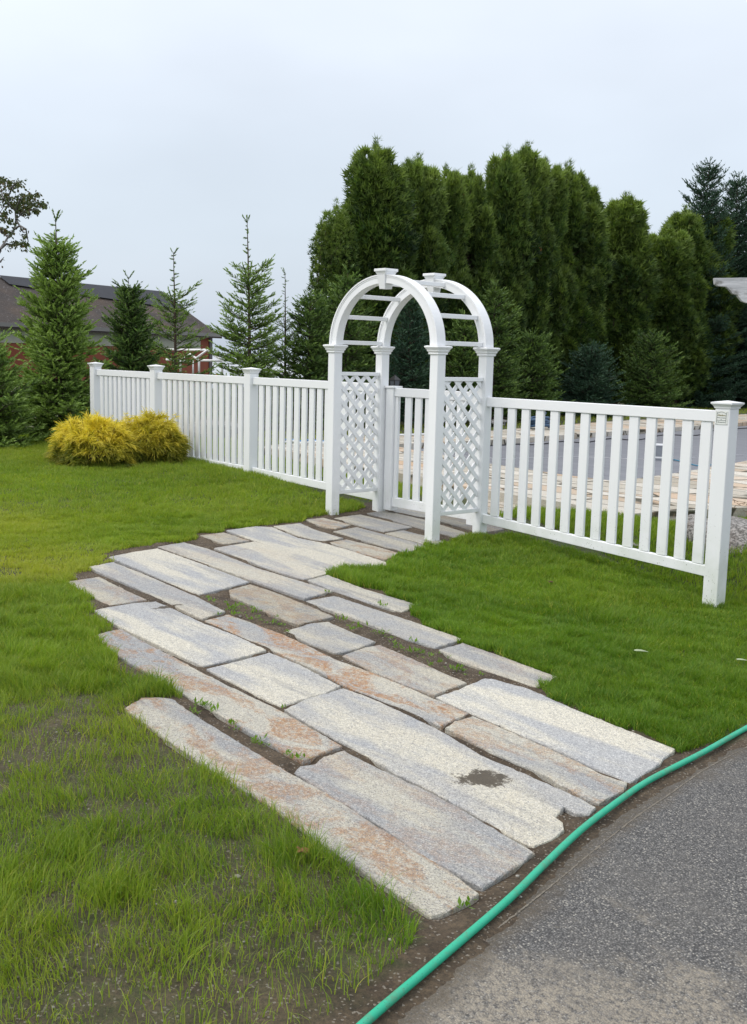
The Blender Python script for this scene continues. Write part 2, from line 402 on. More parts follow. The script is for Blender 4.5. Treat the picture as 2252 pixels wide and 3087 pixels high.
# ------------------------------------------------------------------ ground sheet
def axis(a, b, step, lo, hi):
    x = list(np.arange(a, b+1e-6, step)); s = step
    while x[-1] < hi: s *= 1.22; x.append(x[-1]+s)
    s = step
    while x[0] > lo: s *= 1.22; x.insert(0, x[0]-s)
    return np.array(x)
gx = axis(-9, 7.2, .06, -2500, 2500); gy = axis(-7.6, 3.0, .06, -2500, 2500)
GX, GY = np.meshgrid(gx, gy)
def vnoise(x, y, seed=0):
    xi = np.floor(x).astype(int); yi = np.floor(y).astype(int); xf = x-xi; yf = y-yi
    def h(a, b):
        n = (a*374761393 + b*668265263 + seed*974634777) & 0x7fffffff
        n = (n ^ (n >> 13))*1274126177 & 0x7fffffff
        return ((n ^ (n >> 16)) & 0xffff)/65535.0
    u = xf*xf*(3-2*xf); v = yf*yf*(3-2*yf)
    return (h(xi, yi)*(1-u)+h(xi+1, yi)*u)*(1-v) + (h(xi, yi+1)*(1-u)+h(xi+1, yi+1)*u)*v
def fbm(x, y, sc, o=4, seed=0):
    s = 0; a = .5; t = 0
    for i in range(o):
        s = s + a*vnoise(x*sc, y*sc, seed+i*17); t += a; a *= .5; sc *= 2.03
    return s/t

# stone slabs of the path: outlines in photo pixels laid on the ground
SL = [
 # (outline, rust, brightness, warm, label)
 ([(375,2140),(425,2109),(475,2106),(520,2111),(560,2140),(670,2210),(760,2265),(885,2340),(1000,2405),(1125,2485),(1240,2560),(1350,2625),(1445,2697),(1400,2727),(1350,2752),(1300,2768),(1140,2660),(1025,2585),(920,2515),(800,2427),(700,2365),(610,2310),(485,2220)], .75,.76,.2,'longest rust-stained granite slab at the very front of the path'),
 ([(272,1920),(320,1905),(367,1897),(405,1920),(525,1983),(610,2030),(750,2100),(845,2145),(1033,2254),(970,2275),(911,2300),(810,2245),(640,2145),(510,2070),(435,2025),(360,1980)], .85,.80,.1,'long slab with orange rust stripes, second row from the front at left'),
 ([(887,2328),(905,2310),(950,2302),(975,2280),(1037,2262),(1100,2295),(1265,2375),(1320,2400),(1440,2470),(1612,2572),(1575,2605),(1540,2625),(1455,2681),(1400,2650),(1250,2567),(1130,2480),(1020,2415)], .3,.80,.15,'wide grey slab with small rust spots beside the front slab, ending at the hose'),
 ([(277,1840),(325,1830),(400,1817),(470,1812),(525,1835),(610,1877),(710,1915),(803,1960),(755,1976),(615,2011),(560,1987),(430,1922),(360,1890)], .0,1.0,.1,'broad pale slab with a small brown stain at the left edge of the path'),
 ([(622,2017),(755,1983),(812,1967),(905,2005),(1027,2070),(980,2092),(845,2132),(760,2090)], .0,.98,.15,'pale cream slab between the left pale slab and the biggest slab'),
 ([(857,2140),(920,2110),(1035,2076),(1110,2102),(1230,2157),(1330,2205),(1450,2277),(1615,2347),(1750,2407),(1797,2435),(1775,2457),(1740,2452),(1700,2432),(1675,2462),(1695,2480),(1702,2502),(1665,2532),(1610,2553),(1525,2513),(1400,2438),(1290,2378),(1200,2335),(1050,2248),(965,2203)], .0,.95,.25,'biggest pale slab with a dark soil-filled hollow and a notched end'),
 ([(617,1870),(690,1852),(755,1875),(860,1915),(925,1945),(1015,1989),(1120,2027),(1275,2092),(1413,2152),(1330,2190),(1230,2145),(1040,2068),(960,2023),(815,1958),(710,1912)], 1.0,.84,.3,'long narrow slab with a heavy orange rust band down the middle'),
 ([(1342,2197),(1370,2178),(1425,2162),(1500,2192),(1625,2247),(1740,2298),(1820,2340),(1890,2362),(1880,2388),(1805,2425),(1740,2395),(1625,2332),(1475,2268),(1400,2225)], .55,.82,.05,'bluish slab with rusty rim between the biggest slab and the bright slab'),
 ([(1315,2102),(1380,2080),(1470,2042),(1600,2080),(1735,2140),(1860,2190),(2037,2260),(1965,2320),(1900,2362),(1800,2320),(1650,2250),(1525,2197),(1400,2142)], .0,1.06,.1,'brightest slab with a faint brown line, at the right end by the hose'),
 ([(1032,1977),(1100,1952),(1145,1945),(1230,1980),(1340,2030),(1407,2057),(1310,2095),(1240,2072),(1125,2025)], .45,.78,.4,'brownish mottled slab beside the gap of bare soil'),
 ([(860,1902),(935,1880),(990,1875),(1070,1910),(1132,1935),(1080,1955),(1015,1968),(935,1940)], .0,.80,.35,'short squarish grey slab in the middle of the path'),
 ([(690,1780),(755,1763),(830,1787),(930,1827),(1007,1860),(900,1884),(830,1860),(745,1820),(697,1800)], .5,.62,.95,'ochre and dark grey slab beside the weedy gap'),
 ([(327,1680),(400,1665),(475,1654),(580,1690),(752,1755),(600,1793),(505,1755),(415,1715)], .0,.97,.1,'pale slab at the upper left bend of the path'),
 ([(268,1710),(342,1696),(430,1730),(595,1800),(680,1843),(610,1865),(480,1805),(380,1760),(300,1727)], .1,.86,.15,'long narrow grey slab left of the weedy gap'),
 ([(191,1755),(300,1740),(380,1780),(443,1808),(330,1825),(270,1795),(230,1772)], .4,.74,.55,'short brownish slab sticking out furthest left into the lawn'),
 ([(475,1647),(555,1634),(630,1655),(780,1715),(1003,1785),(917,1808),(755,1750),(583,1686)], .15,.84,.15,'long grey slab crossing the path above the ochre slab'),
 ([(922,1812),(1010,1796),(1100,1827),(1250,1877),(1398,1930),(1310,1956),(1225,1930),(1080,1870),(1000,1842)], .0,.86,.3,'long plain grey slab right of the weedy gap'),
 ([(1323,1962),(1395,1942),(1500,1977),(1688,2045),(1620,2075),(1475,2027),(1375,1990)], .2,.80,.3,'grey slab at the right edge next to the lawn, above the brightest slab'),
 ([(927,1750),(987,1734),(1100,1777),(1265,1826),(1210,1847),(1100,1815),(1000,1780)], .05,.84,.15,'bluish slab poking into the right lawn below the arbor'),
 ([(645,1653),(765,1633),(855,1655),(1005,1706),(1025,1721),(915,1748),(800,1712),(720,1680)], .1,.90,.3,'pale slab with a dark line, in the third row below the arbor'),
 ([(602,1614),(675,1605),(755,1630),(675,1640)], .5,.66,.9,'small brown stone at the upper left edge of the path'),
 ([(682,1600),(770,1588),(820,1590),(900,1622),(985,1639),(1170,1695),(1160,1717),(1070,1717),(1018,1710),(950,1687),(800,1642)], .0,.93,.15,'very long pale slab in the second row below the arbor'),
 ([(824,1587),(905,1578),(950,1597),(1035,1622),(970,1631),(900,1615)], .0,.84,.25,'short pale slab left of the orange brown slab near the arbor'),
 ([(920,1566),(975,1560),(1058,1582),(1010,1595),(965,1585)], .6,.72,.7,'small orange tinted stone just before the left front arbor post'),
 ([(1007,1562),(1085,1550),(1243,1590),(1157,1605),(1072,1581)], .0,.72,.35,'dull grey slab between the front arbor posts'),
 ([(1004,1602),(1075,1589),(1288,1647),(1225,1665),(1150,1645)], .0,.68,.3,'dark grey slab ending at the right front arbor post'),
 ([(989,1635),(1045,1626),(1208,1669),(1160,1688),(1075,1664)], .7,.70,.6,'orange brown slab in front of the arbor'),
 ([(1160,1608),(1215,1599),(1300,1620),(1350,1636),(1320,1648),(1280,1640)], .0,.70,.3,'small dark slab beside the right front arbor post'),
 ([(1106,1548),(1160,1540),(1280,1567),(1423,1612),(1380,1621),(1300,1602)], .0,.66,.35,'long dark slab running across inside the arbor'),
 ([(1162,1534),(1200,1524),(1290,1528),(1320,1553),(1275,1560),(1200,1545)], .0,.84,.3,'pale stone step directly under the gate'),
 ([(1290,1550),(1400,1552),(1520,1595),(1470,1603),(1425,1600),(1330,1574)], .3,.58,.75,'brown slab beyond the gate at the right rear arbor post'),
]
def inside(px, py, poly):
    c = np.zeros(px.shape, bool); n = len(poly); j = n-1
    for i in range(n):
        xi, yi = poly[i][:2]; xj, yj = poly[j][:2]
        m = ((yi > py) != (yj > py)) & (px < (xj-xi)*(py-yi)/(yj-yi+1e-12)+xi)
        c ^= m; j = i
    return c
slab_polys = [[atg(*p) for p in s[0]] for s in SL]
# outline of the whole path bed (bare soil), lawn boundary just outside the slabs
BED = [atg(*p) for p in [(1160,1500),(985,1545),(880,1570),(760,1580),(640,1590),(520,1625),(400,1645),(290,1672),(230,1715),(150,1760),(230,1800),(250,1850),(240,1900),(300,1960),(350,2030),(430,2090),(345,2150),(480,2240),(620,2345),(900,2525),(1080,2665),(1265,2795),(1235,2860),(1110,2970),(960,3087),(850,3250),(1150,3250),(1560,2760),(1950,2400),(2260,2215),(2150,2240),(2052,2270),(1900,2195),(1750,2120),(1700,2060),(1560,1985),(1420,1935),(1290,1860),(1275,1820),(1120,1765),(1030,1735),(1180,1712),(1225,1680),(1330,1650),(1480,1612),(1530,1590),(1500,1555)]]
HOSE_PX = [(900,3300),(1000,3190),(1098,3087),(1312,2904),(1530,2716),(1644,2605),(1758,2498),(1880,2405),(1950,2358),(2025,2318),(2126,2266),(2252,2195),(2400,2120)]
HOSE = [atg(*p, .015) for p in HOSE_PX]
ASPH_PX = [(1010,3330),(1140,3140),(1290,2995),(1410,2880),(1560,2740),(1680,2625),(1790,2525),(1905,2435),(1975,2390),(2050,2345),(2150,2292),(2300,2212),(2450,2140),(2750,2010)]
ASPH_E = [atg(*p) for p in ASPH_PX]
far_dir = ASPH_E[-1]-ASPH_E[0]
ASPH_POLY = ASPH_E + [ASPH_E[-1]+np.array([14, 14., 0]), np.array([40, 0, 0.]), np.array([40, -40., 0]), np.array([0, -40., 0]), ASPH_E[0]+np.array([-.4, -9., 0])]
HOSE_LAWN = [h for h in HOSE] + [np.array([30, 3., 0]), np.array([40, -40., 0]), np.array([-2, -40., 0])]

def poly_dist(px, py, poly, closed=True):
    d = np.full(px.shape, 1e9); n = len(poly)
    for i in range(n if closed else n-1):
        a = poly[i]; b = poly[(i+1) % n]; ex, ey = b[0]-a[0], b[1]-a[1]
        t = np.clip(((px-a[0])*ex+(py-a[1])*ey)/(ex*ex+ey*ey+1e-12), 0, 1)
        d = np.minimum(d, np.hypot(px-a[0]-t*ex, py-a[1]-t*ey))
    return d
# lawn thickness control points: (photo px, density 0..1, height m, yellowness)
CP = [((60,1450),1,.05,.45),((60,1600),.9,.045,.8),((40,1690),.7,.04,.95),((500,1480),1,.055,.35),((850,1500),1,.06,.3),((300,1600),1,.05,.45),((600,1560),1,.055,.4),
      ((100,1850),1,.065,.25),((250,2000),1,.075,.2),((100,2050),1,.075,.25),((420,2060),.9,.08,.2),((30,2160),.65,.06,.35),((250,2200),.45,.06,.4),((30,2300),.42,.055,.4),((400,2300),.48,.065,.35),
      ((250,2450),.62,.06,.4),((600,2480),.75,.08,.3),((450,2400),.55,.06,.35),((100,2650),.8,.075,.4),((420,2700),.78,.09,.35),((700,2600),.62,.08,.3),((900,2650),.62,.08,.25),((1100,2750),.8,.10,.0),((1200,2800),.75,.10,.0),((900,2850),.55,.085,.2),
      ((600,2850),.62,.07,.35),((300,2900),.5,.06,.4),((50,2900),.65,.07,.4),((600,3050),.36,.05,.4),((200,3050),.42,.05,.4),((900,3000),.15,.05,.4),((0,3200),.3,.05,.4),
      ((1500,1750),1,.06,.15),((1800,1800),1,.06,.2),((2000,1950),1,.055,.1),((1400,1850),1,.065,.05),((1900,2150),1,.06,.0),((2200,1950),1,.055,.05),((2200,2150),.95,.055,.0),((2230,1850),.9,.05,.1),((1700,1950),1,.06,.0),((1250,1750),1,.07,.1)]
CPW = np.array([list(atg(*c[0])[:2])+list(c[1:]) for c in CP])
def lawn_ctrl(x, y):
    w_ = np.zeros(x.shape); o = [np.zeros(x.shape) for _ in range(3)]
    for c in CPW:
        k = 1/((x-c[0])**2+(y-c[1])**2+.02)**1.6
        w_ += k
        for i in range(3): o[i] += k*c[2+i]
    o = [a/w_ for a in o]; o[0] = np.where(o[0] < .85, o[0]*.90, o[0]); return o
dens = lawn_ctrl(GX, GY)[0]
bedin = inside(GX, GY, BED) | inside(GX, GY, HOSE_LAWN)
dens = np.where(bedin, 0.0, dens)*np.clip(.55+fbm(GX, GY, 2.2, 4, 3)*1.0, 0, 1.3)
GZ = H(GX, GY) + (fbm(GX, GY, 3.1, 4, 9)-.55)*.028*(np.hypot(GX, GY) < 40)
for P_ in slab_polys:
    xs = [p[0] for p in P_]; ys = [p[1] for p in P_]
    m = (GX > min(xs)-.05) & (GX < max(xs)+.05) & (GY > min(ys)-.05) & (GY < max(ys)+.05)
    if m.any():
        ii = inside(GX[m], GY[m], P_); z = GZ[m]; z[ii] = H(GX[m][ii], GY[m][ii])-.02; GZ[m] = z
ma = inside(GX, GY, ASPH_POLY) & (poly_dist(GX, GY, ASPH_POLY) > .05); GZ[ma] = H(GX, GY)[ma]-.02
nx, ny = len(gx), len(gy)
V = np.stack([GX.ravel(), GY.ravel(), GZ.ravel()], 1)
idx = np.arange(nx*ny).reshape(ny, nx)
Q = np.stack([idx[:-1, :-1].ravel(), idx[:-1, 1:].ravel(), idx[1:, 1:].ravel(), idx[1:, :-1].ravel()], 1)
me = mesh_np('ground', V, [Q], {'lush': np.clip(dens, 0, 1).ravel()})
tag(link('ground', me, SOIL, smooth=True), kind='structure')

# sea and shore far behind
SEA = m_sea()
v = [(-3000, -3000), (3000, -3000), (3000, 3000), (-3000, 3000)]
me = mesh_np('sea', np.array([(a, b, -3.2) for a, b in v], float), [np.array([[0, 1, 2, 3]])])
tag(link('sea', me, SEA), kind='structure')

# ------------------------------------------------------------------ slabs
def densify(poly, step, jit, rnd):
    o = []
    for i in range(len(poly)):
        a = np.array(poly[i][:2]); b = np.array(poly[(i+1) % len(poly)][:2]); L = np.linalg.norm(b-a); n = max(1, int(L/step))
        nrm = np.array([-(b-a)[1], (b-a)[0]])/max(L, 1e-6)
        for k in range(n):
            p = a+(b-a)*k/n
            p = p + nrm*rnd.normal(0, jit)*(1 if k else .5)
            o.append(p)
    return o
def build_slab(i, P_, info):
    rnd = np.random.default_rng(100+i)
    pts = densify(P_, .03, .0016, rnd)
    c = np.mean(pts, 0)
    tilt = rnd.normal(0, .003, 2); lift = rnd.uniform(.000, .007)
    def zt(p): return float(H(p[0], p[1])) + lift + tilt[0]*(p[0]-c[0]) + tilt[1]*(p[1]-c[1])
    bm = bmesh.new(); n = len(pts)
    area = .5*sum(pts[k][0]*pts[(k+1) % n][1]-pts[(k+1) % n][0]*pts[k][1] for k in range(n))
    if area < 0: pts = pts[::-1]
    nr = []
    for k in range(n):
        d = pts[(k+1) % n]-pts[k-1]; d = d/max(np.linalg.norm(d), 1e-6); nr.append(np.array([-d[1], d[0]]))
    def ring(off, dz, jz=0): return [bm.verts.new((*(pts[k]+nr[k]*(off)), zt(pts[k])+dz+rnd.normal(0, jz))) for k in range(n)]
    r0 = ring(0.0, -.07); r1 = ring(0, -.006, .0018); r2 = ring(.003, -.0012, .001); r3 = ring(.009, .0006, .0006)
    for a, b in ((r0, r1), (r1, r2), (r2, r3)):
        for k in range(n): bm.faces.new((a[k], a[(k+1) % n], b[(k+1) % n], b[k]))
    fill(bm, r3)
    o = bm_obj('stone_slab', bm, GRAN)
    rebase(o, (c[0], c[1], zt(c)))
    o.color = (info[1], info[2], info[3], 1)
    tag(o, info[4], 'stone slab', 'granite slabs of the path')
for i, P_ in enumerate(slab_polys): build_slab(i, P_, SL[i])

# soil lying in the hollow and notch of the biggest slab
def blob(name, pts, dz, mat, lab, cat, jit=.004):
    W = [atg(*p) for p in pts]; W = densify(W, .02, jit, rng); c = np.mean(W, 0)
    bm = bmesh.new(); n = len(W)
    area = .5*sum(W[k][0]*W[(k+1) % n][1]-W[(k+1) % n][0]*W[k][1] for k in range(n))
    if area < 0: W = W[::-1]
    r = [bm.verts.new((p[0], p[1], float(H(*p))+dz)) for p in W]
    r2 = [bm.verts.new((c[0]+(p[0]-c[0])*.8, c[1]+(p[1]-c[1])*.8, float(H(*p))+dz+.004)) for p in W]
    for k in range(n): bm.faces.new((r[k], r[(k+1) % n], r2[(k+1) % n], r2[k]))
    bm.faces.new(r2); bmesh.ops.triangulate(bm, faces=[f for f in bm.faces if len(f.verts) > 4])
    return tag(bm_obj(name, bm, mat), lab, cat, kind='stuff')

# ------------------------------------------------------------------ asphalt, seam, hose
rnd = np.random.default_rng(5)
EE = [np.array([p.x, p.y]) for p in smooth_path([(*p[:2], 0) for p in ASPH_E], 14)]
t0 = EE[0]-EE[6]; t0 /= np.linalg.norm(t0); t1 = EE[-1]-EE[-8]; t1 /= np.linalg.norm(t1)
pre = [EE[0]+t0*q for q in (12, 7, 4, 2, 1, .5)]; suf = [EE[-1]+t1*q for q in (.6, 1.4, 3, 6, 12, 20)]
E2 = pre+EE+suf; jt = np.array([rnd.normal(0, .007) for _ in E2])
ax_ = suf[-1]-pre[0]; ax_ /= np.linalg.norm(ax_); dr = np.array([ax_[1], -ax_[0]])
offs = [0, .03, .08, .15, .24, .4, .6, .9, 1.2, 1.6, 2.0, 2.5, 3.2, 4, 5.5, 8, 12, 20]
Vt = np.array([(p[0]+dr[0]*o_, p[1]+dr[1]*o_, 0) for o_ in offs for p in E2]); Vt[:, 2] = H(Vt[:, 0], Vt[:, 1])+.004
Vt[:len(E2), 2] -= .008
for k_ in (0, 1): Vt[k_*len(E2):(k_+1)*len(E2), :2] += jt[:, None]*dr[None]*(1-.5*k_)
ids = np.arange(len(Vt)).reshape(len(offs), len(E2))
Fq = np.stack([ids[1:, :-1].ravel(), ids[1:, 1:].ravel(), ids[:-1, 1:].ravel(), ids[:-1, :-1].ravel()], 1)
eg = np.repeat([max(0, 1-o_/.18) for o_ in offs], len(E2))
tag(link('driveway', mesh_np('driveway', Vt, [Fq], {'edge': eg}), ASPH), kind='structure')
def ribbon(path, wd, dz, jit=.002):
    Vt = []; n = len(path)
    for i, p in enumerate(path):
        t = np.array(path[min(i+1, n-1)][:2])-np.array(path[max(i-1, 0)][:2]); t /= np.linalg.norm(t); nn = np.array([-t[1], t[0]])
        for s_ in (-1, 1):
            q = np.array(p[:2])+nn*s_*(wd/2+rnd.normal(0, jit)); Vt.append((q[0], q[1], float(H(*q))+dz))
    ids = np.arange(2*n).reshape(n, 2)
    return np.array(Vt), np.stack([ids[:-1, 0], ids[1:, 0], ids[1:, 1], ids[:-1, 1]], 1)
seam = smooth_path([atg(*p) for p in [(1500,2803),(1590,2732),(1700,2643),(1800,2560),(1920,2465),(2026,2392),(2126,2322),(2252,2255),(2400,2180)]], 24)
Vt, Fq = ribbon([tuple(p) for p in seam], .0045, .0055, .0013)
tag(link('driveway_seam', mesh_np('driveway_seam', Vt, [Fq]), m_plain('sandy_joint', (.17, .15, .12), .95, .6, 90)), kind='structure')
bm = bmesh.new(); hp = smooth_path([(p[0], p[1], p[2]+.017) for p in HOSE], 10)
tube(bm, hp, .0126, 12)
ho = bm_obj('garden_hose', bm, m_hose(), smooth=True); rebase(ho, tuple(HOSE[6]))
tag(ho, 'bright green garden hose lying along the edge of the asphalt drive', 'hose')

# ------------------------------------------------------------------ grass
def poly_area_sample(n, x0, x1, y0, y1): return rng.uniform(x0, x1, n), rng.uniform(y0, y1, n)
def visible(x, y, z=0.1, pad=420):
    P = np.stack([x-CAM[0], y-CAM[1], np.full(x.shape, z)-CAM[2]], 1)
    d = P@_fw; px = IMW/2+F_PX*(P@_r2)/d; py = IMH/2-F_PX*(P@_u2)/d
    return (d > .5) & (px > -pad) & (px < IMW+pad) & (py < IMH+pad*1.4), d
def blades(x, y, h, wd, lean, vv, tt, seg=3):
    h = h*(.62+.55*sst(.3, .7, fbm(x, y, 9., 3, 91)))
    n = len(x); z = H(x, y)+.0
    a = rng.uniform(0, 2*np.pi, n); b = 12.6*fbm(x, y, 3.2, 3, 95)+rng.normal(0, 1.5, n)
    dx, dy = np.cos(a), np.sin(a); lx, ly = np.cos(b)*lean, np.sin(b)*lean
    V = np.zeros((n, 2*seg+1, 3)); 
    for s_ in range(seg+1):
        f_ = s_/seg; zz = z-.004 + h*(f_-.25*lean*f_*f_); ox = lx*h*f_*f_; oy = ly*h*f_*f_
        ww = wd*(1-f_)**.6/2
        if s_ < seg:
            V[:, 2*s_] = np.stack([x+ox-dx*ww, y+oy-dy*ww, zz], 1); V[:, 2*s_+1] = np.stack([x+ox+dx*ww, y+oy+dy*ww, zz], 1)
        else: V[:, 2*seg] = np.stack([x+ox, y+oy, zz], 1)
    k = 2*seg+1; base = np.arange(n)*k; Q = []
    for s_ in range(seg-1):
        Q.append(np.stack([base+2*s_, base+2*s_+1, base+2*s_+3, base+2*s_+2], 1))
    T = np.stack([base+2*seg-2, base+2*seg-1, base+2*seg], 1)
    return V.reshape(-1, 3), (np.concatenate(Q) if Q else np.zeros((0, 4), int)), T, np.repeat(vv, k), np.repeat(tt, k)
FENCE_OCC = None
def lawn(name, cand, dmul, label, seg=2):
    x, y = cand
    vis, d = visible(x, y); x, y, d = x[vis], y[vis], d[vis]
    sd1 = np.where(inside(x, y, BED), -1, 1)*poly_dist(x, y, BED); sd2 = np.where(inside(x, y, HOSE_LAWN), -1, 1)*poly_dist(x, y, HOSE_LAWN, False)
    ed = np.minimum(sd1+.15*(fbm(x, y, 5, 3, 77)*2.2-.45), sd2+.03*(fbm(x, y, 8, 3, 78)*2-1.2)-.05)
    m = (ed > -.02) & ~((sd1 < 0) & (poly_dist(x, y, HOSE, False) < .4)); x, y, d, ed = x[m], y[m], d[m], ed[m]
    for P_ in slab_polys:
        xs = [p[0] for p in P_]; ys = [p[1] for p in P_]
        mm = (x > min(xs)) & (x < max(xs)) & (y > min(ys)) & (y < max(ys)); k_ = np.ones(len(x), bool); k_[mm] = ~inside(x[mm], y[mm], P_); x, y, d, ed = x[k_], y[k_], d[k_], ed[k_]
    dn, hh, ye = lawn_ctrl(x, y)
    cl = np.clip(.45+fbm(x, y, 4.5, 3, 21)*1.25-.35*(1-dn), 0, 1.2)
    cl2 = .25+.75*sst(.33, .64, fbm(x, y, 7, 4, 5) + (dn-.52)*.8)
    pr = dn*cl*np.where(dn < .8, cl2, 1)*np.clip(.5+ed/.08, 0, 1)
    keep = rng.random(len(x)) < pr*dmul(d)
    x, y, d, hh, ye, dn = x[keep], y[keep], d[keep], hh[keep], ye[keep], dn[keep]
    n = len(x)
    h = hh*rng.uniform(.45, 1.25, n)*(.8+.5*fbm(x, y, 3.3, 2, 31)); wd = rng.uniform(.0022, .0042, n)*np.clip(d/4.5, 1, 2.3)
    vv = np.clip(rng.normal(.12, .22, n)+.75*ye+(fbm(x, y, 1.2, 3, 41)-.5)*.8+(fbm(x, y, 8., 2, 43)-.5)*.5, 0, 1)
    tt = np.clip(ye*.75+rng.normal(0, .12, n)+(fbm(x, y, .8, 3, 51)-.5)*.5*(ye+.2), 0, 1)
    dry = rng.random(n) < .05; tt[dry] = 1; vv[dry] = 1
    h[dry] *= .8
    V, Q, T, v1, t1 = blades(x, y, h, wd, rng.uniform(.1, .95, n), vv, tt, seg)
    me = mesh_np(name, V, [Q, T] if len(Q) else [T], {'v': v1, 't': t1})
    return tag(link(name, me, GRASS), label, 'grass', kind='stuff'), n
def uni(n, x0, x1, y0, y1): return rng.uniform(x0, x1, n), rng.uniform(y0, y1, n)
A1 = (5.5+1.0)*(6.0)   # near left: x -1..5.5, y -7.3..-1.3
lawn('grass', uni(1150000, -2.5, 5.6, -7.2, -1.9), lambda d: np.clip(1.0-(d-4.5)/9, .4, 1), 'patchy green grass with bare soil showing, left of the stone path', 3)
lawn('grass', uni(330000, -11, -.2, -4.5, -.02), lambda d: 1.0, 'even bright green lawn running up to the left fence', 2)
lawn('grass', uni(330000, .1, 5.2, -3.7, .35), lambda d: 1.0, 'dense dark green lawn between the path and the right fence', 3)
lawn('grass', uni(70000, -1.9, .2, -3.2, -.02), lambda d: 1.0, 'grass tufts around the arbor posts', 3)
def back_grass(pix, n, hh, label, ye=.35, zpl=0.0):
    P_ = [atz(*p, zpl) for p in pix]; xs = [p[0] for p in P_]; ys = [p[1] for p in P_]
    x, y = uni(n, min(xs), max(xs), min(ys), max(ys)); m = inside(x, y, P_); x, y = x[m], y[m]; n = len(x)
    d = np.hypot(x-CAM[0], y-CAM[1])
    V, Q, T, v1, t1 = blades(x, y, hh*rng.uniform(.5, 1.3, n), rng.uniform(.003, .005, n)*np.clip(d/4.5, 1, 6), rng.uniform(.1, .8, n), np.clip(rng.normal(.5, .25, n), 0, 1), np.clip(rng.normal(ye, .15, n), 0, 1), 2)
    tag(link('grass', mesh_np('grass', V, [Q, T], {'v': v1, 't': t1}), GRASS), label, 'grass', kind='stuff')

# ------------------------------------------------------------------ white vinyl parts
def cap_mesh(h0, z0, big=False):
    bm = bmesh.new()
    if big: pr = [(h0+.001, z0-.006), (h0+.006, z0-.004), (h0+.0075, z0+.006), (h0+.010, z0+.010), (h0+.016, z0+.018), (h0+.024, z0+.027), (h0+.0265, z0+.029), (h0+.0265, z0+.041), (h0*.15, z0+.054), (.001, z0+.055)]
    else: pr = [(h0+.001, z0-.008), (h0+.004, z0-.006), (h0+.006, z0+.004), (h0+.012, z0+.018), (h0+.022, z0+.034), (h0+.0245, z0+.036), (h0+.0245, z0+.045), (.001, z0+.062)]
    sq_loft(bm, pr); return bm
HW = .0635
def post(parent, x, y, z0, z1, hw=HW, name='post'):
    o = box(name, x-hw, x+hw, y-hw, y+hw, z0, z1, VINYL, parent, .004)
    return o
def picket_run(parent, xs, w_, zb, zt, y0, y1, slope=None):
    for x in xs:
        b0 = zb(x) if callable(zb) else zb
        box('picket', x, x+w_, y0, y1, b0, zt, VINYL, parent, .004)
def sloped_rail(parent, name, x0, x1, y0, y1, za, zb_, h):
    bm = bmesh.new(); add_box(bm, x0, x1, y0, y1, 0, h, .004)
    for v_ in bm.verts: v_.co.z += za + (zb_-za)*(v_.co.x-x0)/(x1-x0)
    return bm_obj(name, bm, VINYL, parent)
# left fence -----------------------------------------------------------------
XP = (-7.898, -6.116, -3.8435); XB = -1.4631
lf = empty('picket_fence', (-7.9, 0, float(H(-7.9, 0)))); tag(lf, 'long white vinyl picket fence left of the arbor, behind the golden shrubs', 'fence', 'white vinyl picket fences')
def P0(o): o.location = o.location - o.parent.location; return o
PARTS = []
for x, zn in zip(XP, (1.429, 1.428, 1.440)):
    p = post(lf, x, 0, float(H(x, 0))-.05, zn-.0085); PARTS.append(p)
    c = bm_obj('cap', cap_mesh(HW, zn), VINYL, p); c.location = (x, 0, 0)
def panel(parent, xa, xb, zt, zb0, zb1, pk, w_):
    PARTS.append(box('top_rail', xa, xb, -.024, .024, zt-.088, zt, VINYL, parent, .004))
    PARTS.append(sloped_rail(parent, 'bottom_rail', xa, xb, -.024, .024, zb0-.085, zb1-.085, .085))
    for x in pk:
        zb = zb0+(zb1-zb0)*(x-xa)/(xb-xa)
        PARTS.append(box('picket', x, x+w_, -.014, .014, zb+.0005, zt-.0885, VINYL, parent, .004))
def even(a, b, n, w_):
    g = (b-a-n*w_)/(n+1); return [a+g+(w_+g)*k for k in range(n)]
panel(lf, XP[0]+HW, XP[1]-HW, 1.386, .33, .325, [-7.735+.1365*k for k in range(11)], .085)
panel(lf, XP[1]+HW, XP[2]-HW, 1.386, .325, .302, [-5.935+.1405*k for k in range(14)], .088)
panel(lf, XP[2]+HW, XB-.0506, 1.386, .300, .243, [-3.665+.1405*k for k in range(16)], .088)
# right fence ----------------------------------------------------------------
XR = 2.5254
rf = empty('picket_fence', (XR, 0, float(H(XR, 0)))); tag(rf, 'short white vinyl picket fence panel with its end post, right of the arbor', 'fence', 'white vinyl picket fences')
rp = post(rf, XR, 0, float(H(XR, 0))-.06, 1.3315); PARTS.append(rp)
c = bm_obj('cap', cap_mesh(HW, 1.337, True), VINYL, rp); c.location = (XR, 0, 0)
panel(rf, .0506, XR-HW, 1.312, .206, .098, [.138+.1675*k for k in range(14)], .092)
for p in PARTS: P0(p)
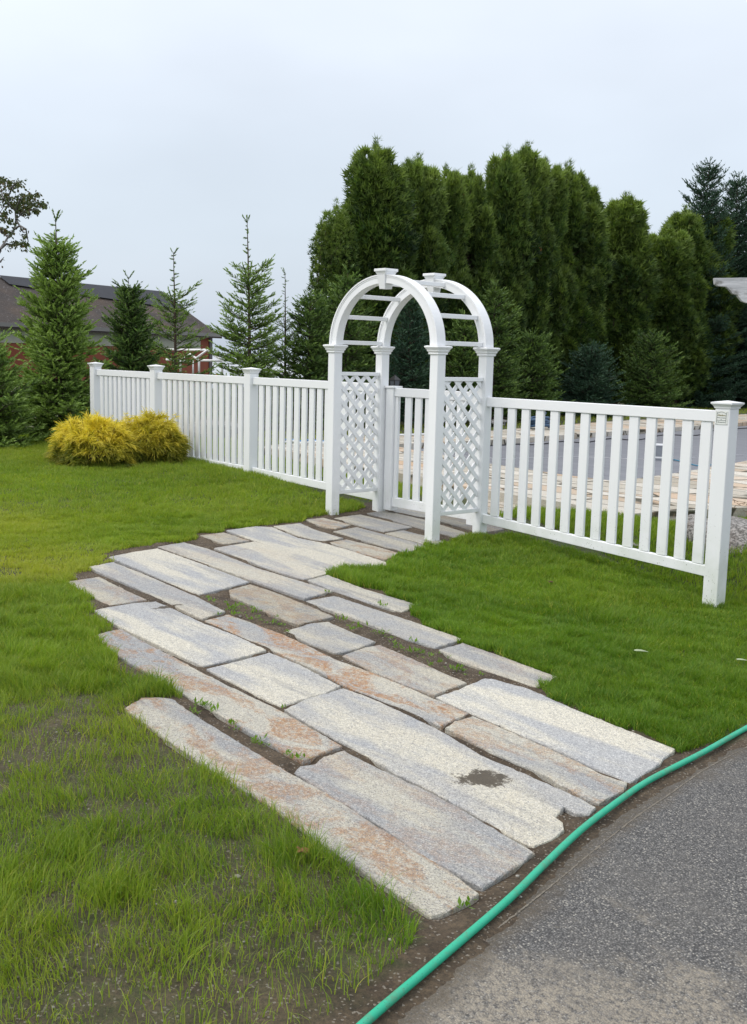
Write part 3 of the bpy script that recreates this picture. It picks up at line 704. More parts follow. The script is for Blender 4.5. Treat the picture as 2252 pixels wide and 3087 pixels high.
# arbor ----------------------------------------------------------------------
DEP = .6304; HA = .0506; XC = XB/2; SPR_Z = 1.772
ab = empty('arbor', (XC, -DEP/2, 0)); tag(ab, 'white arched garden arbor with lattice sides over the stone path', 'arbor')
O = Vector((XC, -DEP/2, 0))
def A(o): o.location = Vector(o.location)-O; return o
CAPP = [(HA+.001, 1.690), (HA+.009, 1.692), (HA+.0125, 1.698), (HA+.010, 1.705), (HA+.011, 1.709), (HA+.021, 1.722), (HA+.022, 1.726), (HA+.021, 1.730), (HA+.024, 1.734), (HA+.034, 1.748), (HA+.038, 1.752), (HA+.040, 1.760), (HA+.036, 1.767), (HA+.020, 1.770)]
for x, y in ((XB, -DEP), (XB, 0), (0, -DEP), (0, 0)):
    p = A(post(ab, x, y, float(H(x, y))-.05, 1.765, HA))
    bm = bmesh.new(); sq_loft(bm, CAPP); c = bm_obj('capital', bm, VINYL, p); c.location = (x, y, 0)
def arc_band(bm, ao, bo, ai, bi, y0, y1, n=48, z0=SPR_Z):
    rings = []
    for k in range(n+1):
        t = math.pi*k/n; c_, s_ = math.cos(t), math.sin(t)
        rings.append([bm.verts.new((XC-c_*a, yy, z0+s_*b)) for a, b, yy in ((ao, bo, y0), (ao, bo, y1), (ai, bi, y1), (ai, bi, y0))])
    for a, b in zip(rings, rings[1:]):
        for i in range(4): bm.faces.new((a[i], a[(i+1) % 4], b[(i+1) % 4], b[i]))
    bm.faces.new(rings[0][::-1]); bm.faces.new(rings[-1])
for y in (-DEP, 0):
    bm = bmesh.new()
    hy = .045
    arc_band(bm, .748, .640, .668, .572, y-hy, y+hy)
    arc_band(bm, .768, .652, .7478, .6398, y-hy-.008, y+hy+.008)
    arc_band(bm, .742, .634, .734, .626, y-hy-.004, y+hy+.004)
    bmesh.ops.recalc_face_normals(bm, faces=bm.faces[:])
    arch = A(bm_obj('arch', bm, VINYL, ab))
    bm = bmesh.new()
    sq_loft(bm, [(.037, 2.290), (.056, 2.42)], XC, y, 1.0)
    for v_ in bm.verts: v_.co.y = y+(v_.co.y-y)*(.066/.05 if v_.co.z < 2.3 else .064/.05)*.9
    sq_loft(bm, [(.058, 2.421), (.062, 2.424), (.066, 2.436), (.070, 2.442), (.071, 2.448), (.078, 2.450), (.080, 2.453), (.080, 2.472), (.078, 2.475)], XC, y, 1.0)
    bm_obj('keystone', bm, VINYL, arch)
for t in (2.2, 26.5, 50, 75, 105, 130, 153.5, 177.8):
    c_, s_ = math.cos(R_(t)), math.sin(R_(t)); x, z = XC-c_*.708, SPR_Z+s_*.606
    bm = bmesh.new(); add_box(bm, -.016, .016, -DEP+.046, -.046, -.02, .02, .003)
    bmesh.ops.rotate(bm, cent=(0, 0, 0), matrix=Matrix.Rotation(R_(90-t if t < 90 else 90-t)*-.0+R_(0), 3, 'Y'), verts=bm.verts)
    bmesh.ops.translate(bm, vec=(x, 0, z), verts=bm.verts)
    A(bm_obj('crossbar', bm, VINYL, ab))
def clip_poly(P_, y0, y1, z0, z1):
    for ax, lim, sg in ((0, y0, 1), (0, y1, -1), (1, z0, 1), (1, z1, -1)):
        o = []
        for i in range(len(P_)):
            a, b = P_[i-1], P_[i]; da, db = (a[ax]-lim)*sg, (b[ax]-lim)*sg
            if (da >= 0) != (db >= 0):
                t = da/(da-db); o.append((a[0]+(b[0]-a[0])*t, a[1]+(b[1]-a[1])*t))
            if db >= 0: o.append(b)
        P_ = o
        if len(P_) < 3: return None
    return P_
def lattice(xc, z0, z1):
    ya, yb = -DEP+HA, -HA
    L = bmesh.new()
    for lay, (sgn, xx) in enumerate(((-1, .006), (1, -.004))):
        for k in range(-12, 26):
            z_ = z0+.0725+.145*k; hw = .028
            P_ = [(ya-.1, z_-sgn*.1-hw+sgn*0), (yb+.1, z_+sgn*(yb-ya+.1)-hw), (yb+.1, z_+sgn*(yb-ya+.1)+hw), (ya-.1, z_-sgn*.1+hw)]
            q = clip_poly(P_, ya+.0003, yb-.0003-.012, z0+.0005, z1-.0005)
            if not q: continue
            a = [L.verts.new((xc+xx-.0045, p[0], p[1])) for p in q]; b = [L.verts.new((xc+xx+.0045, p[0], p[1])) for p in q]
            L.faces.new(a); L.faces.new(b[::-1]); m = len(q)
            for i in range(m): L.faces.new((a[i], b[i], b[(i+1) % m], a[(i+1) % m]))
    bmesh.ops.recalc_face_normals(L, faces=L.faces[:])
    lo = A(bm_obj('lattice', L, VINYL, ab))
    for nm, za, zb_ in (('lattice_rail', z1, z1+.036), ('lattice_rail', z0-.036, z0)):
        box(nm, xc-.022, xc+.022, ya, yb, za, zb_, VINYL, lo, .003)
lattice(XB, .303, 1.466); lattice(0, .262, 1.456)
# gate -----------------------------------------------------------------------
gt = empty('gate', (XC, .03, .05)); tag(gt, 'white picket gate closed across the back of the arbor', 'gate')
OG = Vector((XC, .03, .05))
def G(o): o.location = Vector(o.location)-OG; return o
for x0, x1, zb in ((-1.395, -1.285, .075), (-.185, -.075, .075)):
    s_ = G(box('stile', x0, x1, .0, .11, zb, 1.345, VINYL, gt, .004))
    box('cap', x0-.012, x1+.012, -.012, .122, 1.3455, 1.367, VINYL, s_, .003)
G(box('top_rail', -1.2845, -.1855, .018, .07, 1.262, 1.350, VINYL, gt, .004))
G(box('bottom_rail', -1.2845, -.1855, .018, .07, .118, .215, VINYL, gt, .004))
for k in range(7):
    G(box('picket', -1.2835+.148*k+(.0 if k else 0), -1.2835+.148*k+(.09 if k else .045), .03, .058, .2155, 1.2615, VINYL, gt, .004))
# sign -----------------------------------------------------------------------
SG = Vector((2.5225, -HW-.001, 1.262))
sgn_ = empty('sign', SG); tag(sgn_, 'small fence maker name plate screwed to the right end post', 'sign')
MW = m_plain('sign_plate_white', (.75, .77, .74), .4, .05, 10, bump=0); MD = m_plain('sign_ink_dark', (.05, .075, .08), .5, .1, 20, bump=0)
MO = m_plain('sign_ink_olive', (.20, .17, .03), .5, .3, 200, bump=0); MG = m_plain('sign_ink_grey', (.12, .16, .15), .5, .1, 20, bump=0)
def sbox(nm, x0, x1, z0, z1, mat, t=.001, d=.003):
    o = box(nm, x0, x1, -d-t, -d, z0, z1, mat, sgn_, 0); return o
box('plate', -.053, .053, -.003, 0, -.052, .052, MW, sgn_, .001)
bm = bmesh.new()
add_box(bm, -.0405, -.0375, -.0042, -.0031, -.040, .040, 0); add_box(bm, .0375, .0405, -.0042, -.0031, -.040, .040, 0)
add_box(bm, -.0374, .0374, -.0042, -.0031, -.0215, -.019, 0)
for k in range(16):
    a0, a1 = -1+2*k/16, -1+2*(k+1)/16
    z = lambda t: .030+.012*math.cos(t*math.pi*.5)**1.0 if abs(t) < 1 else .030
    vs = [bm.verts.new((a*.0374, yy, z(a)+dz)) for yy in (-.0042, -.0031) for a, dz in ((a0, 0), (a1, 0), (a1, .0025), (a0, .0025))]
    for q in ((0, 1, 2, 3), (7, 6, 5, 4), (0, 4, 5, 1), (1, 5, 6, 2), (2, 6, 7, 3), (3, 7, 4, 0)): bm.faces.new([vs[i] for i in q])
bm_obj('border', bm, MD, sgn_)
def text(body, size, x, z, mat, ex=.0004, shear=0, wid=None):
    cu = bpy.data.curves.new('lettering', 'FONT'); cu.body = body; cu.size = size; cu.align_x = 'CENTER'; cu.align_y = 'CENTER'; cu.extrude = ex; cu.offset = size*.012
    cu.shear = shear
    tmp = bpy.data.objects.new('lettering', cu); COL.objects.link(tmp); bpy.context.view_layer.update()
    me = bpy.data.meshes.new_from_object(tmp); COL.objects.unlink(tmp); bpy.data.objects.remove(tmp)
    if wid:
        xs = [v_.co.x for v_ in me.vertices]; f_ = wid/(max(xs)-min(xs)); me.transform(Matrix.Diagonal((f_, 1, 1, 1)))
    me.transform(Matrix.Rotation(R_(90), 4, 'X')); me.transform(Matrix.Translation((x, -.0036, z)))
    return link('lettering', me, mat, sgn_)
text('Allenfarm', .019, 0, .018, MO, wid=.068); text('Fence Company', .0098, 0, -.0005, MD, wid=.070); text('Inc.', .0085, 0, -.0118, MD); text('207-646-0776', .0110, 0, -.035, MG, wid=.062)
for sx in (-.045, .045):
    for sz in (-.045, .045):
        bm = bmesh.new(); bmesh.ops.create_icosphere(bm, subdivisions=2, radius=.0042); bmesh.ops.scale(bm, vec=(1, .5, 1), verts=bm.verts); bmesh.ops.translate(bm, vec=(sx, -.004, sz), verts=bm.verts)
        bm_obj('screw', bm, m_plain('screw_white', (.7, .7, .68), .3, bump=0) if sx < 0 and sz < 0 else bpy.data.materials['screw_white'], sgn_, True)

# ------------------------------------------------------------------ terrace, pool, things behind the fence
TZ = .11
def prism_pix(name, pix, z1, z0, mat, zpl=None, jit=.012, step=.25, holes=None):
    W = [atz(*p, z1) if len(p) == 2 else np.array(p) for p in pix]
    P_ = densify(W, step, jit, rng); n = len(P_)
    ar = .5*sum(P_[k][0]*P_[(k+1) % n][1]-P_[(k+1) % n][0]*P_[k][1] for k in range(n))
    if ar < 0: P_ = P_[::-1]
    bm = bmesh.new(); a = [bm.verts.new((*p, z0)) for p in P_]; b = [bm.verts.new((*p, z1)) for p in P_]
    for k in range(n): bm.faces.new((a[k], a[(k+1) % n], b[(k+1) % n], b[k]))
    fill(bm, b)
    return bm_obj(name, bm, mat)
pool_near = [(1195,1346),(1476,1397),(1700,1431),(1860,1451),(1960,1437),(2100,1416),(2242,1390),(2500,1352),(2760,1318)]
pool_far = [(2760,1241),(2500,1257),(2242,1273),(2050,1287),(1840,1301),(1660,1314),(1479,1327),(1300,1334),(1205,1338)]
near_edge = [(790,1349),(880,1361),(975,1386),(1080,1406),(1196,1425),(1262,1438),(1380,1463),(1474,1479),(1732,1521),(1775,1540),(1855,1552),(1960,1545),(2072,1538),(2252,1530),(2500,1500),(2900,1440)]
far_edge = [(2900,1212),(2500,1233),(2242,1249),(2050,1259),(1840,1270),(1660,1284),(1479,1298),(1300,1306),(1196,1311),(1080,1316),(975,1329),(880,1338),(800,1343)]
nt_ = prism_pix('terrace', near_edge+pool_near[::-1]+[(1080,1342),(800,1346)], TZ, -.2, PAVE); tag(nt_, kind='structure')
ft_ = prism_pix('terrace', pool_far[::-1][0:1]+[(1150,1336),(1080,1337),(800,1344.5)]+far_edge[::-1]+pool_far[:-1], TZ, -.2, PAVE); tag(ft_, kind='structure')
lp = prism_pix('pavement', [(1330,1500),(1474,1480),(1732,1522),(1790,1535),(1766,1543),(1706,1553),(1624,1551),(1585,1556),(1500,1580),(1380,1560)], .0, -.2, PAVE); tag(lp, kind='structure')
COVER = m_cover()
W = [atz(*p, TZ) for p in pool_near[:1]+pool_near[1:]+pool_far]; cw = np.mean(W, 0)
bm = bmesh.new(); vs = [bm.verts.new((cw[0]+(p[0]-cw[0])*1.01, cw[1]+(p[1]-cw[1])*1.01, .005)) for p in W]; fill(bm, vs)
pc = bm_obj('pool_cover', bm, COVER); rebase(pc, (cw[0], cw[1], .005)); tag(pc, 'grey fabric cover stretched over the swimming pool behind the fence', 'pool cover')
bm = bmesh.new(); tube(bm, [atz(x, y, .012) for x, y in ((1230,1362),(1508,1383),(1740,1377),(1968,1386),(2240,1372))], .007, 5)
sm = bm_obj('seam', bm, m_plain('pale_webbing', (.45, .46, .48), .7), pc); sm.location = -Vector(pc.location)
bm = bmesh.new()
tube(bm, smooth_path([atz(x, y, .02)+np.array([0, 0, .0]) for x, y in ((1240,1349),(1479,1343),(1560,1339),(1620,1340),(1700,1330),(1760,1334),(1840,1322),(1920,1326),(2000,1311),(2100,1312),(2160,1296),(2242,1291),(2400,1280))], 6), .012, 5)
st = bm_obj('strap', bm, m_plain('dark_strap', (.03, .03, .035), .7), pc); st.location = -Vector(pc.location)
# pump box on the cover
p = atz(1985, 1386, .006); px_ = 3235/np.dot(p-CAM, _fw)
pb = empty('pump_box', p, YAW-.2); tag(pb, 'small grey plastic box with a white rim standing on the pool cover', 'box')
GREYP = m_plain('grey_plastic', (.20, .22, .25), .5); WHP = m_plain('white_plastic', (.70, .72, .74), .4)
def loc_loft(nm, prof, mat, par, ay=.8):
    bm = bmesh.new(); sq_loft(bm, prof, ay=ay); return bm_obj(nm, bm, mat, par)
loc_loft('base', [(.17, 0), (.17, .03), (.15, .035)], GREYP, pb); loc_loft('tray', [(.165, .036), (.165, .055), (.14, .06)], WHP, pb)
loc_loft('housing', [(.12, .061), (.125, .10), (.115, .25)], GREYP, pb); loc_loft('rim', [(.12, .2505), (.125, .255), (.125, .275), (.10, .28)], WHP, pb)
bm = bmesh.new(); tube(bm, smooth_path([atz(x, y, .02) for x, y in ((1996,1388),(2030,1386),(2070,1395),(2110,1404),(2180,1398),(2240,1404))], 6), .010, 6)
bh = bm_obj('hose', bm, m_plain('teal_hose', (.02, .18, .30), .4), None, True); tag(bh, 'thin blue hose running from the grey box across the pool cover', 'hose')
# vacuum hose pile
c = atz(1625, 1293, TZ); k_ = np.dot(c-CAM, _fw)/3235
bm = bmesh.new(); pts = []
for i in range(150):
    t = i/150*2*math.pi*5.2; r = (30+5*math.sin(t*.37))*k_; off = 6*k_*math.sin(t*.21)
    pts.append((c[0]+math.cos(YAW)*(math.cos(t)*r+off)-math.sin(YAW)*math.sin(t)*r*1.3, c[1]+math.sin(YAW)*(math.cos(t)*r+off)+math.cos(YAW)*math.sin(t)*r*1.3, TZ+.05+i/150*28*k_+3*k_*math.sin(t*1.7)))
pts += [(pts[-1][0], pts[-1][1], pts[-1][2]+.05), (pts[-1][0]+.05, pts[-1][1], pts[-1][2]+.14)]
tube(bm, pts, 4.2*k_, 8)
vh = bm_obj('vacuum_hose', bm, m_plain('navy_corrugated_hose', (.03, .075, .15), .45, .4, 60, bump=.5), smooth=True); rebase(vh, tuple(c)); tag(vh, 'heaped coil of thick dark blue pool hose on the far terrace', 'hose')
bm = bmesh.new(); e = atz(1594, 1293, TZ+.03); tube(bm, [e, e+np.array([.0, -.12, 0.0])], 4.4*k_, 10); ce = bm_obj('end_fitting', bm, WHP, vh, True); ce.location = -Vector(c)
# hoses and pole at left behind the fence
def lay_tube(name, pix, z, r, mat, lab, cat, n=8, grp=None):
    bm = bmesh.new(); P_ = [atz(*p, z) for p in pix]; tube(bm, smooth_path(P_, 6), r, n); o = bm_obj(name, bm, mat, None, True); rebase(o, tuple(P_[0])); return tag(o, lab, cat, grp)
lay_tube('pool_pole', [(1150,1306),(1200,1311),(1290,1309),(1330,1307)], TZ+.03, .022, WHP, 'long white pole lying along the far terrace edge behind the gate', 'pole')
lay_tube('pool_hose', [(845,1327),(875,1325),(905,1330),(935,1327),(975,1331),(1010,1326)], TZ+.03, .020, m_plain('blue_hose', (.02, .16, .42), .4), 'bright blue hose lying on the terrace behind the left fence', 'hose')
lay_tube('pool_hose', [(855,1333),(885,1330),(915,1336),(940,1331),(980,1334),(1020,1333)], TZ+.03, .018, WHP, 'white hose lying beside the blue one behind the left fence', 'hose')
back_grass([(600,1290),(800,1349),(880,1362),(975,1388),(1196,1428),(1262,1440),(1400,1466),(1474,1500),(1330,1500),(1150,1540),(900,1500),(700,1420),(450,1360)], 90000, .05, 'grass strip between the left fence and the terrace', .3)
back_grass([(560,1302),(800,1340),(880,1334),(975,1326),(1196,1308),(1479,1294),(1840,1266),(2252,1244),(2700,1216),(2700,1190),(2252,1222),(1840,1236),(1479,1268),(1196,1282),(800,1300)], 90000, .09, 'strip of lawn between the far terrace and the evergreens', .55)
back_grass([(1500,1590),(1585,1552),(1706,1550),(1766,1542),(1855,1551),(1960,1544),(2072,1536),(2252,1528),(2400,1560),(2400,1800),(2150,1800),(1800,1680)], 120000, .07, 'grass strip between the right fence and the terrace', .2, -.12)
# boulders
def boulder(name, px, base_y, wpx, hpx, dpt, label, seed, z=-.15, flat=.8):
    p = atz(px, base_y, z); k = np.dot(p-CAM, _fw)/F_PX
    bm = bmesh.new(); bmesh.ops.create_icosphere(bm, subdivisions=5, radius=1.0); r = np.random.default_rng(seed)
    ph = r.uniform(0, 20, 3)
    co = np.array([v_.co for v_ in bm.verts])
    for j, v_ in enumerate(bm.verts):
        a = co[j]; s_ = 1+.16*math.sin(2.3*a[0]+ph[0])*math.cos(2.1*a[1]+ph[1])+.10*math.sin(4.7*a[2]+3.1*a[0]+ph[2])
        s_ += .10*(float(fbm(np.array([a[0]*1.7+a[2]+ph[0]]), np.array([a[1]*1.7-a[2]+ph[1]]), 2., 4, seed)[0])-.5)
        v_.co = Vector(a)*s_
        if v_.co.z > flat*.7: v_.co.z = flat*.7+(v_.co.z-flat*.7)*.35
    R = Matrix.Rotation(YAW, 4, 'Z')
    bmesh.ops.scale(bm, vec=(wpx*k/2, dpt, hpx*k*.62), verts=bm.verts); bmesh.ops.rotate(bm, cent=(0, 0, 0), matrix=R.to_3x3(), verts=bm.verts)
    bmesh.ops.translate(bm, vec=(0, 0, hpx*k*.38), verts=bm.verts)
    o = bm_obj(name, bm, BOULD, None, True); o.location = Vector(p)+Vector((math.sin(-YAW)*dpt*.8, math.cos(YAW)*dpt*.8, 0)); return tag(o, label, 'boulder', 'lichen covered boulders behind the fence')
boulder('boulder', 2245, 1745, 250, 195, .55, 'large rough speckled boulder behind the right end post', 1, -.2)
boulder('boulder', 2105, 1670, 70, 135, .25, 'upright boulder seen between the last two pickets', 2, -.2)
boulder('boulder', 1765, 1640, 120, 55, .18, 'small pale boulder behind the middle of the right fence panel', 3, -.13)
boulder('boulder', 1985, 1700, 190, 75, .22, 'low flat boulder behind the right half of the fence panel', 4, -.16)
boulder('boulder', 622, 1318, 170, 55, .5, 'low brown grey rock behind the middle left fence panel', 5, .0)
boulder('boulder', 1980, 1237, 120, 18, .8, 'low mossy rock at the foot of the tall evergreens', 6, .0)
boulder('boulder', 1500, 1283, 60, 20, .4, 'grey rock on the far lawn beside the coiled hose', 7, .0)
# dry twig heap on terrace edge
p = atz(2235, 1545, .02); bm = bmesh.new()
for i in range(90):
    a = rng.uniform(0, 2*math.pi); q = Vector((p[0]+rng.normal(0, .16), p[1]+rng.normal(0, .10), p[2]+rng.uniform(0, .07)))
    L = rng.uniform(.12, .3); tube(bm, [q, q+Vector((math.cos(a)*L*.5, math.sin(a)*L*.5, rng.uniform(-.01, .05))), q+Vector((math.cos(a+.4)*L, math.sin(a+.4)*L, rng.uniform(0, .12)*(1 if i % 6 == 0 else .2)))], .003, 4)
tw = bm_obj('dry_brush', bm, TWIG); tag(tw, 'heap of dry brown twigs on the terrace edge behind the end post', 'twigs', kind='stuff')
# lantern
p = atz(1186, 1300, .0); k = np.dot(p-CAM, _fw)/F_PX; BLK = m_plain('black_metal', (.012, .012, .014), .4, bump=0)
ln = empty('garden_lantern', p); tag(ln, 'black garden lantern on a post, just visible over the gate', 'lantern')
bm = bmesh.new(); tube(bm, [(0, 0, -.1), (0, 0, 128*k)], .035, 10); bm_obj('pole', bm, BLK, ln)
bm = bmesh.new(); sq_loft(bm, [(5*k, 128*k), (9*k, 131*k), (11*k, 152*k), (10*k, 152.5*k)]); gl = bm_obj('glass', bm, m_plain('smoky_glass', (.10, .11, .13), .1, bump=0), ln)
for sx in (-1, 1):
    for sy in (-1, 1):
        bm = bmesh.new(); tube(bm, [(sx*9.2*k, sy*9.2*k, 131*k), (sx*11.2*k, sy*11.2*k, 152*k)], .012, 5); bm_obj('frame_bar', bm, BLK, ln)
bm = bmesh.new(); sq_loft(bm, [(13*k, 152.6*k), (12*k, 155*k), (6*k, 162*k), (1.5*k, 167*k), (.5*k, 170*k)]); bm_obj('roof', bm, BLK, ln)
# black box behind the golden shrubs
p = atY(335, 1300, -.35); zb = float(H(p[0], p[1]))
bb = empty('black_bin', (p[0], p[1], zb)); tag(bb, 'black plastic bin half hidden between the golden shrubs and fence', 'bin')
kk = np.dot(p-CAM, _fw)/F_PX; top = p[2]+28*kk-zb
loc_loft('tub', [(.10, 0), (.14, top-.04)], BLK, bb, .8); loc_loft('rim', [(.14, top-.0395), (.155, top-.035), (.155, top), (.13, top+.002)], BLK, bb, .8)
# pergola beam end ------------------------------------------------------------
WOOD = m_weathered_wood()
DP = 7.2
def pg(x, y): q = atD(x, y, DP)-CAM; return float(q@_r2), float(q@_u2)
prof = [(2155,838),(2157,856),(2165,862),(2190,864),(2200,872),(2210,886),(2225,889),(2226,893),(2238,908),(2252,913),(2275,915),(2300,935),(2300,836)]
a = 0
pe = empty('pergola_beam', atD(2300, 900, DP)); tag(pe, 'weathered white pergola beam with a scrolled end, entering at top right', 'beam')
bm = bmesh.new(); T0, T1 = 0, .045
W = [atD(x, y, DP) for x, y in prof]; fh = Vector((-math.sin(YAW), math.cos(YAW), 0))*.04
L0 = [bm.verts.new(Vector(q)-Vector(pe.location)) for q in W]; L1 = [bm.verts.new(Vector(q)+fh-Vector(pe.location)) for q in W]
bm.faces.new(L0); bm.faces.new(L1[::-1])
for i in range(len(W)): bm.faces.new((L0[i], L1[i], L1[(i+1) % len(W)], L0[(i+1) % len(W)]))
rr = Vector(_rt); r0 = Vector(atD(2300, 836, DP))-Vector(pe.location); r1 = Vector(atD(2300, 935, DP))-Vector(pe.location)
ex = [r0+rr*.002, r1+rr*.002, r1+rr*2.0, r0+rr*2.0]
M0 = [bm.verts.new(q) for q in ex]; M1 = [bm.verts.new(q+fh) for q in ex]
bm.faces.new(M0[::-1]); bm.faces.new(M1)
for i in range(4): bm.faces.new((M0[i], M0[(i+1) % 4], M1[(i+1) % 4], M1[i]))
bmesh.ops.recalc_face_normals(bm, faces=bm.faces[:])
bm_obj('beam', bm, WOOD, pe)
q = r1+rr*.5; zg = float(H(pe.location[0]+q.x, pe.location[1]+q.y))-pe.location[2]
box('post', q.x-.07, q.x+.07, q.y-.07+.1, q.y+.07+.1, zg-.05, r0.z-.01, WOOD, pe)

# ------------------------------------------------------------------ foliage generators
def needle_shoots(P, D, L, R, nn, vv, tt, out_):
    """P base (n,3), D dir (n,3), L length, R radius: tapered 3-sided core + nn needles each"""
    n = len(P); D = D/np.linalg.norm(D, axis=1, keepdims=True)
    a = np.where(np.abs(D[:, 2:3]) < .9, np.array([[0, 0, 1.]]), np.array([[1., 0, 0]])); X = np.cross(D, a); X /= np.linalg.norm(X, axis=1, keepdims=True); Y = np.cross(D, X)
    # needles
    m = nn; t = (np.arange(m)+.3)/m; ang = np.arange(m)*2.4
    Vn = np.zeros((n, m, 3, 3))
    for j in range(m):
        th = ang[j]+rng.uniform(0, 6.28, n); rad = X*np.cos(th)[:, None]+Y*np.sin(th)[:, None]; tan = -X*np.sin(th)[:, None]+Y*np.cos(th)[:, None]
        b = P+D*(L*t[j]*.92)[:, None]
        wdt = (R*.42)[:, None]
        Vn[:, j, 0] = b-tan*wdt; Vn[:, j, 1] = b+tan*wdt
        Vn[:, j, 2] = b+rad*(R*(1.0-.45*t[j]))[:, None]+D*(R*1.5)[:, None]
    base = len_acc(out_); k = np.arange(n*m)*3+base
    out_['V'].append(Vn.reshape(-1, 3)); out_['T'].append(np.stack([k, k+1, k+2], 1)); out_['v'].append(np.repeat(vv, m*3)); 
    tj = np.repeat(tt[:, None], m, 1)*np.clip(.5+t[None, :], 0, 1.3); out_['t'].append(np.repeat(np.clip(tj, 0, 1).ravel(), 3)); out_['c'][0] += n*m*3
def len_acc(o): return o['c'][0]
def acc(): return {'V': [], 'T': [], 'v': [], 't': [], 'c': [0]}
def acc_mesh(name, o): return mesh_np(name, np.concatenate(o['V']), [np.concatenate(o['T'])], {'v': np.concatenate(o['v']), 't': np.concatenate(o['t'])})
def stick(o, A_, B_, ra, rb, nsd=4):
    """straight tapered sticks as quads->tris"""
    A_ = np.asarray(A_, float); B_ = np.asarray(B_, float); n = len(A_); D = B_-A_; D /= np.maximum(np.linalg.norm(D, axis=1, keepdims=True), 1e-6)
    a = np.where(np.abs(D[:, 2:3]) < .9, np.array([[0, 0, 1.]]), np.array([[1., 0, 0]])); X = np.cross(D, a); X /= np.linalg.norm(X, axis=1, keepdims=True); Y = np.cross(D, X)
    V = np.zeros((n, 2*nsd, 3))
    for j in range(nsd):
        th = 2*np.pi*j/nsd; rad = X*np.cos(th)+Y*np.sin(th)
        V[:, j] = A_+rad*np.reshape(ra, (-1, 1)); V[:, nsd+j] = B_+rad*np.reshape(rb, (-1, 1))
    base = len_acc(o)+np.arange(n)*2*nsd; T = []
    for j in range(nsd):
        j2 = (j+1) % nsd
        T.append(np.stack([base+j, base+j2, base+nsd+j2], 1)); T.append(np.stack([base+j, base+nsd+j2, base+nsd+j], 1))
    o['V'].append(V.reshape(-1, 3)); o['T'].append(np.concatenate(T)); o['v'].append(np.full(n*2*nsd, .5)); o['t'].append(np.zeros(n*2*nsd)); o['c'][0] += n*2*nsd
def spruce_meshes(seed, Ht, Rb, whorls=16, nb=7, leader=.18, dense=1.0, shootL=.13, R=.016, top_sparse=True, tip=.5, nn=9, skirt=.08, expo=.8, step=.075):
    global rng
    keep = rng; rng = np.random.default_rng(seed)
    wood = acc(); leaf = acc()
    lean = rng.normal(0, .012*Ht, 2)
    def axis_pt(z): return np.array([lean[0]*(z/Ht)**2, lean[1]*(z/Ht)**2, z])
    zs = np.linspace(0, Ht, 14)
    for a, b in zip(zs[:-1], zs[1:]):
        stick(wood, [axis_pt(a)], [axis_pt(b)], [Ht*.012*(1-a/Ht)+.006], [Ht*.012*(1-b/Ht)+.006], 6)
    Pl, Dl, Ll, vl, tl = [], [], [], [], []
    def add_shoots(p, d, L, young):
        Pl.append(p); Dl.append(d); Ll.append(L); vl.append(np.clip(rng.normal(.45, .25), 0, 1)); tl.append(np.clip(young+rng.normal(0, .15), 0, 1))
    zt = Ht*(1-leader); z0 = Ht*skirt
    # small shoots up the leader
    z = zt
    while z < Ht*.985:
        for _ in range(rng.integers(1, 3)):
            a = rng.uniform(0, 6.28); L = shootL*rng.uniform(.5, 1.0)*(1.1-(z-zt)/(Ht-zt)*.7)
            add_shoots(axis_pt(z), np.array([math.cos(a), math.sin(a), rng.uniform(.0, .7)]), L, .5)
        z += shootL*.45
    for _ in range(5):
        a = rng.uniform(0, 6.28); add_shoots(axis_pt(Ht*.985), np.array([math.cos(a)*.7, math.sin(a)*.7, 1.]), shootL*1.1, .4)
    for w_ in range(whorls):
        f = w_/(whorls-1); z = zt + (z0-zt)*f**.92
        rl = Rb*((1-z/Ht)**expo)*1.0
        k = max(4, int(nb*(.7+.5*f)))
        for b in range(k):
            a = 2*np.pi*(b+rng.uniform(-.3, .3))/k + w_*1.1; L = max(.12, rl*rng.uniform(.5, 1.18)); zz = z+rng.normal(0, Ht*.012)
            o0 = axis_pt(max(zz, .02)); up = .55*(1-f)+.05-.18*f
            n = max(3, int(L/step)); pts = [o0]
            hd = np.array([math.cos(a), math.sin(a), 0])
            for i in range(1, n+1):
                t = i/n; pts.append(o0+hd*L*t+np.array([0, 0, L*(up*t - .25*f*t*(1-t) + .12*t*t)]))
            pts = np.array(pts); rad = np.linspace(.008+L*.008, .003, n+1)
            stick(wood, pts[:-1], pts[1:], rad[:-1], rad[1:], 4)
            side = np.array([-hd[1], hd[0], 0]); 
            for i in range(n):
                t = (i+.5)/n
                if t < .12 and f > .3: continue
                p = pts[i]+(pts[i+1]-pts[i])*rng.random(); d = pts[i+1]-pts[i]; d /= np.linalg.norm(d)
                tl_ = (L*.42*(1-t)**.8+.05)
                for sd_ in (-1, 1):
                    if rng.random() > .97*dense+.02: continue
                    dd = d*.75+side*sd_*.8+np.array([0, 0, rng.uniform(-.15, .18)]); dd /= np.linalg.norm(dd); TL = tl_*rng.uniform(.6, 1.2)
                    m = max(1, int(TL/(shootL*.42)))
                    e = p+dd*TL; stick(wood, [p], [e], [.003], [.0015], 3)
                    for j in range(m):
                        q = p+dd*TL*(j/m); s2 = rng.choice((-1, 1)); dj = dd*.8+np.cross(dd, [0, 0, 1])*s2*.65*rng.uniform(.5, 1)+np.array([0, 0, rng.uniform(-.05, .35)])
                        add_shoots(q, dj, shootL*rng.uniform(.6, 1.1), tip*(.2+.8*max(t, (j+1)/m)))
                    add_shoots(e-dd*shootL*.3, dd+np.array([0, 0, .1]), shootL*rng.uniform(.8, 1.2), tip*1.2)
                if rng.random() < .6*dense: add_shoots(p, d+np.array([0, 0, rng.uniform(.3, .9)]), shootL*.8, tip*t)
            add_shoots(pts[-1]-(pts[-1]-pts[-2])*.3, pts[-1]-pts[-2]+np.array([0, 0, .02]), shootL*1.3, tip*1.3)
